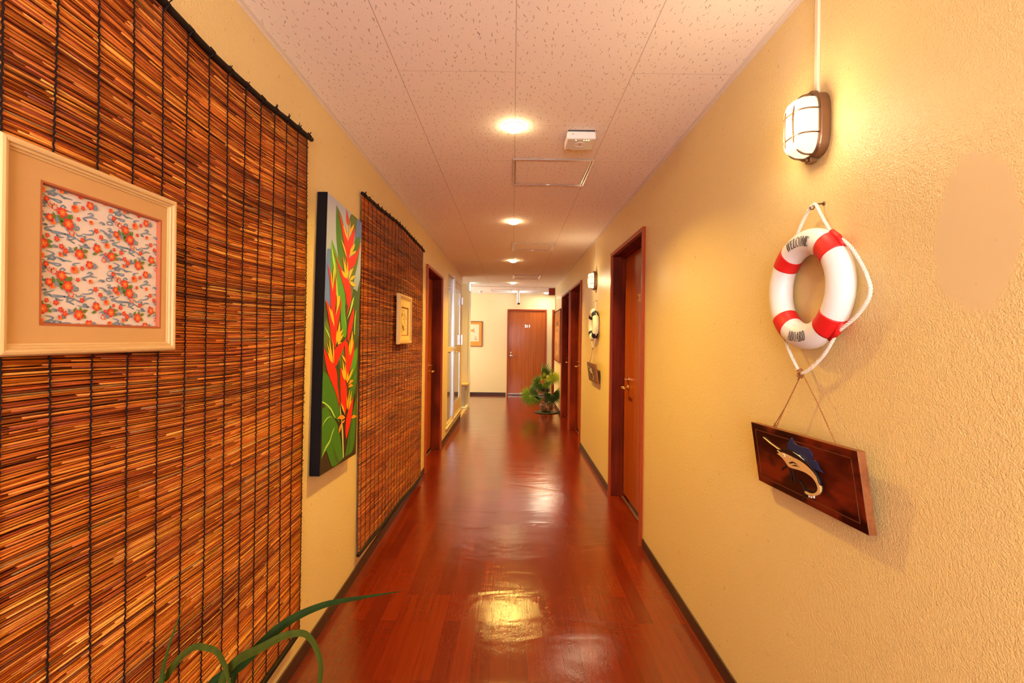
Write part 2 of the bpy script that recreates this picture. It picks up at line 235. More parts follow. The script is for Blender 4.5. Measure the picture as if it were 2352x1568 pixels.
class G:
    """tiny node-graph helper"""
    def __init__(s,m): s.nt=m.node_tree; s.b=s.nt.nodes['Principled BSDF']
    def n(s,t,**k):
        x=s.nt.nodes.new(t)
        for a,v in k.items():
            if a.startswith('i_'):
                key=a[2:]; key=int(key) if key.isdigit() else key.replace('_',' ')
                x.inputs[key].default_value=v
            else: setattr(x,a,v)
        return x
    def l(s,a,b): s.nt.links.new(a,b); return b.node
    def math(s,op,a,b=None,c=None,clamp=False):
        x=s.n('ShaderNodeMath',operation=op,use_clamp=clamp)
        for i,v in enumerate((a,b,c)):
            if v is None: continue
            if isinstance(v,(int,float)): x.inputs[i].default_value=v
            else: s.l(v,x.inputs[i])
        return x.outputs[0]
    def ramp(s,fac,stops,interp='LINEAR'):
        r=s.n('ShaderNodeValToRGB'); cr=r.color_ramp; cr.interpolation=interp
        while len(cr.elements)<len(stops): cr.elements.new(.5)
        for e,(p,c) in zip(cr.elements,stops): e.position=p; e.color=(*c,1) if len(c)==3 else c
        s.l(fac,r.inputs[0]); return r.outputs[0]
    def mix(s,fac,a,b,blend='MIX'):
        x=s.n('ShaderNodeMix',data_type='RGBA',blend_type=blend)
        for sock,v in ((x.inputs[0],fac),(x.inputs[6],a),(x.inputs[7],b)):
            if isinstance(v,(int,float)): sock.default_value=v
            elif isinstance(v,tuple): sock.default_value=(*v,1)
            else: s.l(v,sock)
        return x.outputs[2]
    def coords(s,kind='Object',scale=(1,1,1)):
        t=s.n('ShaderNodeTexCoord'); m=s.n('ShaderNodeMapping'); m.inputs['Scale'].default_value=scale
        s.l(t.outputs[kind],m.inputs[0]); return m.outputs[0]
    def noise(s,vec,scale,detail=2,rough=.5,dist=0):
        x=s.n('ShaderNodeTexNoise'); x.inputs['Scale'].default_value=scale; x.inputs['Detail'].default_value=detail
        x.inputs['Roughness'].default_value=rough; x.inputs['Distortion'].default_value=dist
        s.l(vec,x.inputs['Vector']); return x.outputs['Fac']
    def bump(s,h,strength=.5,dist=.002,normal=None):
        x=s.n('ShaderNodeBump'); x.inputs['Distance'].default_value=dist
        if isinstance(strength,(int,float)): x.inputs['Strength'].default_value=strength
        else: s.l(strength,x.inputs['Strength'])
        s.l(h,x.inputs['Height'])
        if normal is not None: s.l(normal,x.inputs['Normal'])
        s.l(x.outputs[0],s.b.inputs['Normal']); return x.outputs[0]

def wall_material(name='embossed_wallpaper',WALLC=(.82,.615,.275),patches=False):
    m=nmat(name,WALLC,.30); g=G(m); v=g.coords()
    sep=g.n('ShaderNodeSeparateXYZ'); g.l(v,sep.inputs[0])
    n1=g.noise(v,290,2,.5,.2); n2=g.noise(v,110,1,.5)
    h=g.math('ADD',g.math('MULTIPLY',n1,1.0),g.math('MULTIPLY',n2,.5))
    # two smooth filler patches on the right wall where the embossing was levelled
    def patch(y,z,ry,rz,x=W):
        wob=g.math('MULTIPLY',g.math('SUBTRACT',g.noise(v,14,2),.5),.35)
        dy=g.math('DIVIDE',g.math('SUBTRACT',sep.outputs[1],y),ry); dz=g.math('DIVIDE',g.math('SUBTRACT',sep.outputs[2],z),rz)
        d=g.math('ADD',g.math('SQRT',g.math('ADD',g.math('MULTIPLY',dy,dy),g.math('MULTIPLY',dz,dz))),wob)
        side=g.math('GREATER_THAN',sep.outputs[0],0)
        mr=g.n('ShaderNodeMapRange'); mr.inputs[1].default_value=.93; mr.inputs[2].default_value=1.05; mr.inputs[3].default_value=1; mr.inputs[4].default_value=0
        g.l(d,mr.inputs[0]); return g.math('MULTIPLY',mr.outputs[0],side)
    if not patches:
        g.bump(h,.85,.0025); st=g.noise(v,1.7,3,.6)
        g.l(g.mix(g.math('MULTIPLY',g.math('SUBTRACT',st,.45,clamp=True),.5),WALLC,(WALLC[0]*.86,WALLC[1]*.78,WALLC[2]*.62)),g.b.inputs['Base Color']); return m
    p=g.math('MAXIMUM',patch(.872,1.545,.083,.15),g.math('MULTIPLY',patch(1.47,2.235,.07,.085),.8))
    keep=g.math('SUBTRACT',1,g.math('MULTIPLY',p,.97))
    hh=g.math('ADD',g.math('MULTIPLY',h,keep),g.math('MULTIPLY',p,.66))
    hh=g.math('ADD',hh,g.math('MULTIPLY',g.math('MULTIPLY',g.noise(g.coords(scale=(1,14,2)),2.2,1),p),.16))
    g.bump(hh,.85,.0025)
    # faint scuffs and ageing of the paper
    st=g.noise(v,1.7,4,.6); c=g.mix(g.math('MULTIPLY',g.math('SUBTRACT',st,.45,clamp=True),.5),WALLC,(WALLC[0]*.86,WALLC[1]*.78,WALLC[2]*.62))
    c=g.mix(g.math('MULTIPLY',p,.40),c,(.70,.54,.34))
    g.l(c,g.b.inputs['Base Color'])
    return m

def wood_material(name,c0,c1,rough=.35,axis=2,scale=1.0,coat=0.0,dark=None,spec=.22):
    m=nmat(name,c0,rough,0,spec); g=G(m)
    sc=[26*scale]*3; sc[axis]=1.1*scale; v=g.coords(scale=tuple(sc))
    n=g.noise(v,1.0,5,.6,.6); n2=g.noise(v,6,2,.6)
    f=g.math('ADD',g.math('MULTIPLY',n,.75),g.math('MULTIPLY',n2,.25))
    r=g.ramp(f,[(.35,c0),(.62,c1)])
    if dark:
        big=g.noise(g.coords(scale=(3,3,1.2) if axis==2 else (5,5,9)),1.3,2,.5)
        r=g.mix(g.ramp(big,[(.36,(0,0,0)),(.6,(1,1,1))] if axis==2 else [(.40,(0,0,0)),(.53,(1,1,1))]),r,dark)
    g.l(r,g.b.inputs['Base Color']); g.bump(f,.15,.0008)
    g.b.inputs['Coat Weight'].default_value=coat; g.b.inputs['Coat Roughness'].default_value=.12
    return m

def floor_material():
    m=nmat('red_brown_plank_vinyl',(.2,.03,.01),.2); g=G(m)
    t=g.n('ShaderNodeTexCoord'); sep=g.n('ShaderNodeSeparateXYZ'); g.l(t.outputs['Object'],sep.inputs[0])
    cmb=g.n('ShaderNodeCombineXYZ'); g.l(sep.outputs[1],cmb.inputs[0]); g.l(sep.outputs[0],cmb.inputs[1])
    br=g.n('ShaderNodeTexBrick'); br.offset=.37; br.offset_frequency=2; br.squash=1; g.l(cmb.outputs[0],br.inputs['Vector'])
    br.inputs['Scale'].default_value=1; br.inputs['Brick Width'].default_value=.61; br.inputs['Row Height'].default_value=.076
    br.inputs['Mortar Size'].default_value=.0007; br.inputs['Mortar Smooth'].default_value=.3; br.inputs['Bias'].default_value=0
    br.inputs['Color1'].default_value=(0,0,0,1); br.inputs['Color2'].default_value=(1,1,1,1); br.inputs['Mortar'].default_value=(.2,.2,.2,1)
    gr=g.noise(g.coords(scale=(70,2.4,1)),1.0,4,.65,.5)
    f=g.math('ADD',g.math('MULTIPLY',br.outputs['Color'],.38),g.math('MULTIPLY',gr,.62))
    col=g.ramp(f,[(.12,FLOORC[0]),(.5,FLOORC[1]),(.9,FLOORC[2])])
    col=g.mix(g.math('MULTIPLY',br.outputs['Fac'],.22),col,(.03,.008,.004))
    g.l(col,g.b.inputs['Base Color'])
    v=g.coords()
    warp=g.noise(g.coords(scale=(2.2,5.5,1)),1.0,2,.5,.8)      # the sheet does not lie quite flat
    fine=g.noise(g.coords(scale=(330,70,1)),1,2,.5)
    g.b.inputs['Coat Weight'].default_value=.55; g.b.inputs['Coat Roughness'].default_value=.12; n0=g.bump(warp,.42,.006)
    nf=g.bump(fine,.45,.0008,n0); g.l(nf,g.b.inputs['Coat Normal'])
    rg=g.n('ShaderNodeMapRange'); rg.inputs[3].default_value=.10; rg.inputs[4].default_value=.17; g.l(g.noise(v,3.1,3),rg.inputs[0]); g.l(rg.outputs[0],g.b.inputs['Roughness'])
    g.b.inputs['Specular IOR Level'].default_value=.5
    return m

def ceiling_material(grid=True):
    m=nmat('fissured_acoustic_tile' if grid else 'acoustic_tile_panel',CEILC,.8,spec=.25); g=G(m)
    t=g.n('ShaderNodeTexCoord'); base=t.outputs['Object']; sep=g.n('ShaderNodeSeparateXYZ'); g.l(base,sep.inputs[0])
    X,Y=sep.outputs[0],sep.outputs[1]
    def strokes(scale,half_len,half_w,seed):
        off=g.n('ShaderNodeVectorMath',operation='ADD'); g.l(base,off.inputs[0]); off.inputs[1].default_value=(seed,seed*.7,0)
        wn=g.n('ShaderNodeTexNoise'); wn.inputs['Scale'].default_value=55; g.l(off.outputs[0],wn.inputs['Vector'])
        ws=g.n('ShaderNodeVectorMath',operation='SCALE'); g.l(wn.outputs['Color'],ws.inputs[0]); ws.inputs['Scale'].default_value=.012
        w2=g.n('ShaderNodeVectorMath',operation='ADD'); g.l(off.outputs[0],w2.inputs[0]); g.l(ws.outputs[0],w2.inputs[1])
        vo=g.n('ShaderNodeTexVoronoi',voronoi_dimensions='2D'); vo.inputs['Scale'].default_value=scale; vo.inputs['Randomness'].default_value=.9; g.l(w2.outputs[0],vo.inputs['Vector'])
        d=g.n('ShaderNodeVectorMath',operation='SUBTRACT'); g.l(w2.outputs[0],d.inputs[0]); g.l(vo.outputs['Position'],d.inputs[1])
        sc=g.n('ShaderNodeSeparateColor'); g.l(vo.outputs['Color'],sc.inputs[0])
        ang=g.math('MULTIPLY',g.math('SUBTRACT',sc.outputs[0],.5),1.0)
        ro=g.n('ShaderNodeVectorRotate',rotation_type='Z_AXIS'); g.l(d.outputs[0],ro.inputs['Vector']); g.l(ang,ro.inputs['Angle'])
        s2=g.n('ShaderNodeSeparateXYZ'); g.l(ro.outputs[0],s2.inputs[0])
        L_=g.math('MULTIPLY',g.math('ADD',g.math('MULTIPLY',sc.outputs[1],1.0),.25),half_len)
        a=g.math('DIVIDE',g.math('ABSOLUTE',s2.outputs[1]),L_)
        taper=g.math('MULTIPLY',g.math('SUBTRACT',1.0,g.math('MULTIPLY',a,a),clamp=True),half_w)
        return g.math('GREATER_THAN',taper,g.math('ABSOLUTE',s2.outputs[0]))
    f=g.math('MAXIMUM',strokes(25,.0105,.0013,0.0),g.math('MAXIMUM',strokes(33,.0022,.0010,3.1),strokes(15,.011,.0012,7.7)))
    dark=f
    if grid:
        def line(coord,period,offs,w):
            q=g.math('PINGPONG',g.math('ADD',coord,-offs),period/2)
            return g.math('LESS_THAN',q,w)
        lx=line(X,.455,0,.0016)
        colpar=g.math('GREATER_THAN',g.math('PINGPONG',g.math('FLOOR',g.math('DIVIDE',g.math('ADD',X,100*.91),.455)),1),.5)
        ysh=g.math('ADD',Y,g.math('MULTIPLY',colpar,.455))
        ly=line(ysh,.91,.0+CEIL_Y,.0009)
        ln=g.math('MAXIMUM',lx,ly)
        dark=g.math('MAXIMUM',f,g.math('MULTIPLY',ln,.75))
    c=g.mix(g.math('MULTIPLY',dark,.66),CEILC,(.22,.12,.09))
    g.l(c,g.b.inputs['Base Color'])
    return m

WALLC=(.82,.615,.275); CEILC=(.94,.85,.80); CEIL_Y=.455
FLOORC=((.088,.0065,.0018),(.142,.012,.0022),(.22,.024,.0035))
M={}
M['wall']=wall_material(); M['wallr']=wall_material('embossed_wallpaper_with_filler_patches',patches=True); M['pale']=wall_material('wallpaper_with_far_light_tint',(.84,.71,.42))  # last one: whiter light of the far end put into the wallpaper colour
M['floor']=floor_material()
M['ceil']=ceiling_material(True); M['panel']=ceiling_material(False)
M['jamb']=wood_material('dark_cherry_frame',(.19,.020,.005),(.31,.038,.009),.6,2,1,.0,(.10,.012,.004),.08)
M['leaf']=wood_material('reddish_door_veneer',(.28,.045,.007),(.42,.085,.012),.36,2,1.2,.1)
M['casing']=wood_material('red_stained_casing',(.30,.040,.009),(.40,.065,.014),.4,2,1)
M['base']=nmat('dark_brown_skirting',(.045,.011,.007),.45)
M['mold']=nmat('pale_ceiling_moulding',(.80,.70,.62),.5)
M['alu']=nmat('brushed_aluminium',(.62,.60,.60),.32,.9)
M['alud']=nmat('shadow_groove_metal',(.25,.16,.10),.5,.3)
M['brass']=nmat('satin_brass',(.83,.55,.24),.22,1)
M['steel']=nmat('bright_steel',(.85,.82,.78),.18,1)
M['white']=nmat('white_plastic',(.82,.80,.78),.35)
M['black']=nmat('black_plastic',(.02,.02,.022),.5)
M['cream']=nmat('cream_painted_wood',(.78,.58,.36),.45)
M['whitep']=nmat('white_paint',(.85,.80,.72),.5)
M['glass']=nmat('tinted_door_glass',(.22,.17,.13),.04,0,1.0)
M['glass'].node_tree.nodes['Principled BSDF'].inputs['IOR'].default_value=1.9

# ================================================================ the setting
HB=.06
openL=[(4.62,5.64,0,2.055),(6.16,7.80,.155,2.215)]
openR=[(3.045,4.04,0,2.07),(5.82,6.915,0,2.065),(6.985,8.06,0,2.065)]
def wall_x(x0,x1,ya,yb,openings):
    b=MB(); y=ya
    for (a,c,z0,z1) in openings:
        b.box(x0,y,0,x1,a,CH)
        if z0>0: b.box(x0,a,0,x1,c,z0)
        b.box(x0,a,z1,x1,c,CH); y=c
    b.box(x0,y,0,x1,yb,CH); return b
NEAR=-1.7; BACK=11.0
struct(wall_x(-W-.16,-W,NEAR,7.80,openL[:1]+[(6.16,7.80,.155,2.215)]).build('wall_left',M['wall']),'left corridor wall in cream embossed wallpaper behind the reed screens','wall')
struct(wall_x(W,W+.16,NEAR,9.40,openR).build('wall_right',M['wallr']),'right corridor wall in cream embossed wallpaper carrying the wall lamps','wall')
b=MB(); dx0,dx1,dz=-.125,.802,2.015; ex0=.925
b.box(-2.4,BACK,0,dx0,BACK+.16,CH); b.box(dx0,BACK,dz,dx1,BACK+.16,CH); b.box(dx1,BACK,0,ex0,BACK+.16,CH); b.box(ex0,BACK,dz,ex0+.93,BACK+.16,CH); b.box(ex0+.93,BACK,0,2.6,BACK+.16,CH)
struct(b.build('wall_back',M['pale']),'wall closing the far end of the corridor, whiter light put into its colour','wall')
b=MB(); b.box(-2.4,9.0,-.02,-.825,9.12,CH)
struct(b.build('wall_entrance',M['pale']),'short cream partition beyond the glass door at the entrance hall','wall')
b=MB(); b.box(-.836,8.992,.0,-.815,9.128,CH)
struct(b.build('trim_1',M['whitep']),'white corner strip on the edge of the entrance partition','trim')
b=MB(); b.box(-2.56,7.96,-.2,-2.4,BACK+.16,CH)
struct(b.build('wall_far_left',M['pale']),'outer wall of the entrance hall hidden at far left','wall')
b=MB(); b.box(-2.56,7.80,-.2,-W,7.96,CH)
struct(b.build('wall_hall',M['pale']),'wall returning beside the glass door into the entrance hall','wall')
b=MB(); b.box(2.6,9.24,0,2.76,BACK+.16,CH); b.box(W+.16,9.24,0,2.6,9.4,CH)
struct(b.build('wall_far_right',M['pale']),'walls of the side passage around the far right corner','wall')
# wall behind the viewer with an unseen window added to carry fill light
b=MB(); wy=NEAR
b.box(-W-.16,wy-.16,0,W+.16,wy,.85); b.box(-W-.16,wy-.16,2.1,W+.16,wy,CH); b.box(-W-.16,wy-.16,.85,-.6,wy,2.1); b.box(.6,wy-.16,.85,W+.16,wy,2.1)
struct(b.build('wall_near',M['wall']),'wall at the near end of the corridor behind the viewpoint','wall')
b=MB(); b.box(-.6,wy-.12,.85,.6,wy-.06,.9); b.box(-.6,wy-.12,2.05,.6,wy-.06,2.1); b.box(-.6,wy-.12,.9,-.55,wy-.06,2.05); b.box(.55,wy-.12,.9,.6,wy-.06,2.05); b.box(-.02,wy-.12,.9,.02,wy-.06,2.05)
struct(b.build('added_window',M['alu']),'unseen aluminium window added behind the viewpoint for fill light','window')
b=MB(); b.box(-W-.5,NEAR-.16,-.1,2.76,BACK+.3,0)
# hall floor is lower: keep the corridor slab to the right of the entrance sill
b=MB(); b.box(-W-.36,NEAR-.16,-.1,2.76,7.8,0); b.box(-W,7.8,-.1,2.76,9.0,0); b.box(-2.56,9.0,-.1,2.76,BACK+.3,0)
struct(b.build('floor',M['floor']),'glossy red-brown plank floor running down the corridor','floor')
b=MB(); b.box(-2.56,7.8,-.25,-W,9.0,-.12)
M['tile']=nmat('dark_entrance_tile',(.07,.03,.02),.4)
struct(b.build('floor_entrance',M['tile']),'dark sunken entrance floor beyond the gold sill','floor')
b=MB(); b.box(-2.76,NEAR-.16,CH,2.76,BACK+.3,CH+.1)
struct(b.build('ceiling',M['ceil']),'ceiling of white fissured acoustic tiles','ceiling')

def casing_gap(segs):  # baseboards between openings
    return segs
b=MB()
for a,c in ((NEAR,4.60),(5.66,7.80)): b.box(-W,a,0,-W+.007,c,HB)
struct(bevel(b.build('baseboard_left',M['base']),.002),'dark brown skirting along the left wall','baseboard')
b=MB()
for a,c in ((NEAR,3.02),(4.065,5.80),(8.085,9.40)): b.box(W-.007,a,0,W,c,HB)
struct(bevel(b.build('baseboard_right',M['base']),.002),'dark brown skirting along the right wall','baseboard')
b=MB()
for a,c in ((-2.4,dx0-.02),(dx1+.02,ex0-.02)): b.box(a,BACK-.007,0,c,BACK,HB)
struct(bevel(b.build('baseboard_back',M['base']),.002),'dark brown skirting along the back wall','baseboard')
b=MB(); b.box(-W,NEAR,CH-.004,-W+.017,7.8,CH); b.box(-W,NEAR,CH-.012,-W+.003,7.8,CH)
struct(b.build('trim_2',M['mold']),'thin pale moulding where the left wall meets the ceiling','trim')
b=MB(); b.box(W-.017,NEAR,CH-.004,W,9.4,CH); b.box(W-.003,NEAR,CH-.012,W,9.4,CH)
struct(b.build('trim_3',M['mold']),'thin pale moulding where the right wall meets the ceiling','trim')
b=MB(); b.box(-.84,9.39,CH-.014,W+.16,9.415,CH)
struct(b.build('trim_4',M['mold']),'pale ceiling strip crossing at the end of the corridor','trim')
b=MB(); b.box(-W-.035,7.80,-.12,-W+.012,9.0,.018)
M['gold']=nmat('pale_gold_sill',(.80,.55,.22),.3,.2)
struct(bevel(b.build('trim_5',M['gold']),.003),'pale gold wooden sill at the edge of the entrance floor','trim')
b=MB(); b.box(W-.011,9.385,.0,W+.16,9.403,CH-.015)
struct(b.build('trim_6',M['whitep']),'white corner edge at the far end of the right wall','trim')

# ---- doors in the side walls.  s=+1 right wall, -1 left wall
def lever(parent, s, x, y, z, toward=-1, mat='brass', Lh=.115):
    """s: side (door face looks toward -s x)"""
    b=MB(); b.lathe([(.0,.0),(.024,.0),(.024,.006),(.019,.010),(.0,.010)],(0,0,0),'x',20)
    # neck and lever bar
    b.tube([(.008,0,0),(.058,0,0)],.009,10)
    b.tube([(.056,.014*-toward,0),(.058,.03*toward,0),(.057,.07*toward,-.001),(.053,Lh*toward,-.004)],[.0095,.0095,.008,.0065],10,True,.8)
    for i,v in enumerate(b.v): b.v[i]=(x-s*v[0],y+v[1],z+v[2])
    b.build('lever_handle',M[mat],parent,True,True)
    b=MB(); b.lathe([(.0,.0),(.022,.0),(.022,.008),(.015,.012),(.0,.012)],(0,0,0),'x',20)
    b.box(.010,-.018,-.005,.038,.018,.005)
    for i,v in enumerate(b.v): b.v[i]=(x-s*v[0],y+v[1],z+.068+v[2])
    b.build('thumb_turn',M[mat],parent,False,True)
def side_door(name,s,y0,y1,top,label,handle_y,number=None,hz=.945):
    t=thing(name,label,'door',(s*W,(y0+y1)/2,0)); tag(t,None,None,None,'structure')
    def L_(x,y,z): return (s*x, y-(y0+y1)/2, z)
    def bx(b,xa,ya,za,xb,yb,zb):
        p=L_(xa,ya,za); q=L_(xb,yb,zb); b.box(min(p[0],q[0]),min(p[1],q[1]),min(p[2],q[2]),max(p[0],q[0]),max(p[1],q[1]),max(p[2],q[2]))
    ft=.028
    b=MB(); bx(b,0,y0,0,.16,y0+ft,top); bx(b,0,y1-ft,0,.16,y1,top); bx(b,0,y0+ft,top-ft,.16,y1-ft,top)
    # door stop
    bx(b,.070,y0+ft,0,.100,y0+ft+.014,top-ft); bx(b,.070,y1-ft-.014,0,.100,y1-ft,top-ft); bx(b,.070,y0+ft+.014,top-ft-.014,.100,y1-ft-.014,top-ft)
    bevel(b.build('door_frame',M['jamb'],t),.002)
    b=MB(); bx(b,-.020,y0-.004,0,-.0003,y0+.024,top+.004); bx(b,-.020,y1-.024,0,-.0003,y1+.004,top+.004); bx(b,-.020,y0+.024,top-.024,-.0003,y1-.024,top+.004)
    o=b.build('architrave',M['casing'],t); o['label']='thin red-stained front edge of the frame'
    b=MB(); bx(b,.102,y0+ft+.003,.035,.138,y1-ft-.003,top-ft-.003)
    leaf=bevel(b.build('door_leaf',M['leaf'],t),.0015)
    b=MB(); bx(b,.090,y0+ft,.0,.10,y1-ft,.006); b.build('threshold',M['alu'],t)
    lever(leaf,s,s*.102,handle_y-(y0+y1)/2,hz,-1)
    if number:
        cu=bpy.data.curves.new('number','FONT'); cu.body=number; cu.size=.082; cu.extrude=.0015; cu.align_x='CENTER'; cu.align_y='CENTER'
        o=bpy.data.objects.new('door_number',cu); bpy.context.scene.collection.objects.link(o)
        me=mesh_of(o); cu=None; bpy.data.objects.remove(o)
        for v in me.vertices:
            x,y,z=v.co; v.co=(s*(.1015-z), -s*x, y)
        n=bpy.data.objects.new('door_number',me); bpy.context.scene.collection.objects.link(n); me.materials.append(M['goldnum'])
        n.parent=leaf; n.location=(0,NUMY-(y0+y1)/2,1.655); n['label']='gold room number 205'
    return t
def mesh_of(o):
    dg=bpy.context.evaluated_depsgraph_get(); dg.update()
    return bpy.data.meshes.new_from_object(o.evaluated_get(dg))
NUMY=3.53
M['goldnum']=nmat('gilt_number',(.95,.62,.15),.3,1)
side_door('door_1',1,3.045,4.04,2.07,'dark cherry door with gold 205, nearest on the right wall',3.86,'205')
side_door('door_2',1,5.82,6.915,2.065,'dark cherry door just past the second wall lamp on the right',6.72)
side_door('door_3',1,6.985,8.06,2.065,'dark cherry door on the right beside the brown wall panel',7.87)
side_door('door_4',-1,4.62,5.64,2.055,'dark cherry door on the left wall past the second reed screen',5.42)

# back door 211
def back_door():
    t=thing('door_5','orange-brown wooden door with number 211 in the end wall','door',((dx0+dx1)/2,BACK,0)); t['kind']='structure'
    cx=(dx0+dx1)/2; hw=(dx1-dx0)/2
    b=MB(); ft=.032
    b.box(-hw,-.012,0,-hw+ft,.14,dz); b.box(hw-ft,-.012,0,hw,.14,dz); b.box(-hw+ft,-.012,dz-ft,hw-ft,.14,dz)
    bevel(b.build('door_frame',M['casing'],t),.002)
    b=MB(); b.box(-hw+ft+.003,.03,.03,hw-ft-.003,.066,dz-ft-.003); bevel(b.build('door_leaf',M['leaf2'],t),.0015)
    b=MB(); b.box(-hw+ft,-.005,0,hw-ft,.03,.008); b.build('threshold',M['jamb'],t)
    b=MB(); b.box(-hw+ft+.003,.026,.03,hw-ft-.003,.0299,.038); b.build('bottom_seal',M['alu'],t)
    b=MB(); b.lathe([(0,0),(.028,0),(.028,-.006),(.02,-.012),(0,-.012)],(-hw+.09,.03,.925),'y',20)
    b.tube([(-hw+.09,.02,.925),(-hw+.09,-.025,.925)],.009,8); b.tube([(-hw+.085,-.025,.925),(-hw+.13,-.027,.925),(-hw+.20,-.024,.922)],.007,8)
    b.build('lever_handle',M['steel'],t,True,True)
    b=MB(); b.lathe([(0,0),(.024,0),(.024,-.007),(.016,-.012),(0,-.012)],(-hw+.095,.03,.995),'y',20); b.build('lock',M['steel'],t,True,True)
    cu=bpy.data.curves.new('number','FONT'); cu.body='211'; cu.size=.080; cu.extrude=.003; cu.offset=.002; cu.align_x='CENTER'; cu.align_y='CENTER'; cu.space_character=1.1
    o=bpy.data.objects.new('door_number',cu); bpy.context.scene.collection.objects.link(o); me=mesh_of(o); bpy.data.objects.remove(o)
    for v in me.vertices: x,y,z=v.co; v.co=(x,-z,y)
    me.materials.append(M['steel']); n=bpy.data.objects.new('door_number',me); bpy.context.scene.collection.objects.link(n); n.parent=t; n.location=(.354-cx,.025,1.62); n['label']='silver room number 211'
M['leaf2']=wood_material('orange_brown_door_veneer',(.34,.070,.009),(.48,.125,.014),.38,2,1.0,.1)
back_door()
b=MB(); t=thing('door_6','edge of a red door frame half hidden behind the far right corner','door',(ex0,BACK,0)); t['kind']='structure'
b.box(0,-.012,0,.032,.14,2.015); b.box(.898,-.012,0,.93,.14,2.015); b.box(.032,-.012,1.983,.898,.14,2.015); bevel(b.build('door_frame',M['casing'],t),.002)
b=MB(); b.box(.035,.03,.03,.895,.066,1.98); b.build('door_leaf',M['leaf2'],t)

# ---- aluminium glass door and side light in the left wall
def glass_door():
    y0,y1,z0,z1=6.16,7.80,.155,2.215
    t=thing('door_7','aluminium framed glass door with side light before the entrance hall','door',(-W,y0,z0)); t['kind']='structure'
    D=y1-y0; Hh=z1-z0; f=.035
    b=MB(); b.box(-.09,0,0,.004,f,Hh); b.box(-.09,D-f,0,.004,D,Hh); b.box(-.09,f,0,.004,D-f,f); b.box(-.09,f,Hh-f,.004,D-f,Hh)
    bevel(b.build('outer_frame',M['cream'],t),.003)
    ym=.64
    b=MB(); b.box(-.07,ym-.02,f,.010,ym+.02,Hh+.02); b.box(.010,ym-.012,-.06,.020,ym+.012,Hh+.02); bevel(b.build('mullion',M['alu'],t),.003)
    g=MB(); g.box(-.016,f,f,-.010,ym-.02,Hh-f); o=g.build('side_light_pane',M['glass'],t)
    b=MB(); b.box(-.05,f,.985,.0,ym-.02,1.05); bevel(b.build('side_light_rail',M['cream'],t),.003)
    b=MB(); ya,yb=ym+.022,D-f-.003; st=.07
    za,zb=f+.004,Hh-f-.004
    b.box(-.045,ya,za,-.0,ya+st,zb); b.box(-.045,yb-st,za,-.0,yb,zb); b.box(-.045,ya+st,za,-.0,yb-st,za+.16); b.box(-.045,ya+st,zb-.11,-.0,yb-st,zb); b.box(-.045,ya+st,.96,-.0,yb-st,1.05)
    bevel(b.build('door_leaf',M['cream'],t),.003)
    g=MB(); g.box(-.018,ya+st,za+.16,-.012,yb-st,.96); g.box(-.018,ya+st,1.05,-.012,yb-st,zb-.11); g.build('door_pane',M['glass'],t)
    b=MB(); 
    for (p,q) in ((za+.16,.96),(1.05,zb-.11)):
        b.box(-.0119,ya+st,p,-.003,ya+st+.012,q); b.box(-.0119,yb-st-.012,p,-.003,yb-st,q); b.box(-.0119,ya+st+.012,p,-.003,yb-st-.012,p+.012); b.box(-.0119,ya+st+.012,q-.012,-.003,yb-st-.012,q)
    b.build('glazing_bead',M['alu'],t)
    lever(t,-1,-.005,ym+.07,.965,1,'steel',.12)
    for zz in (1.72,1.06):
        b=MB(); b.box(-.002,D-.028,zz,.034,D+.002,zz+.13 if zz>1.5 else zz+.17); bevel(b.build('hinge' if zz>1.5 else 'lock_case',M['alu'],t),.003)
glass_door()
b=MB(); b.box(-W,6.10,.135,-W+.02,7.80,.157)
struct(bevel(b.build('trim_7',M['cream']),.004),'cream ledge under the glass door','trim')

# ================================================================ reed screens
def reed_mat():
    m=nmat('varnished_reed',(.4,.1,.02),.40); g=G(m)
    a=g.n('ShaderNodeAttribute',attribute_name='tone'); v=g.coords(scale=(1,2.2,30)); n=g.noise(v,7,3,.55)
    c=g.mix(g.ramp(n,[(.5,(0,0,0)),(.75,(.45,.45,.45))]),a.outputs['Color'],(.16,.028,.008),'MIX')
    g.l(c,g.b.inputs['Base Color']); g.bump(n,.2,.0006)
    return m
M['reed']=reed_mat(); M['cord']=nmat('black_brown_cord',(.013,.006,.005),.8,0,.15); M['pole']=nmat('dark_bamboo_pole',(.012,.006,.004),.6,0,.2)
TONES=[((.56,.17,.018),6),((.48,.115,.011),6),((.34,.058,.007),5),((.21,.029,.005),2.6),((.13,.020,.004),1.5),((.68,.28,.040),2),((.28,.13,.04),1)]
def tone(rr,lo=1.0):
    c=rr.choices([t[0] for t in TONES],[t[1] for t in TONES])[0]; k=rr.uniform(.8,1.2)*lo
    return tuple(min(1,q*k) for q in c)
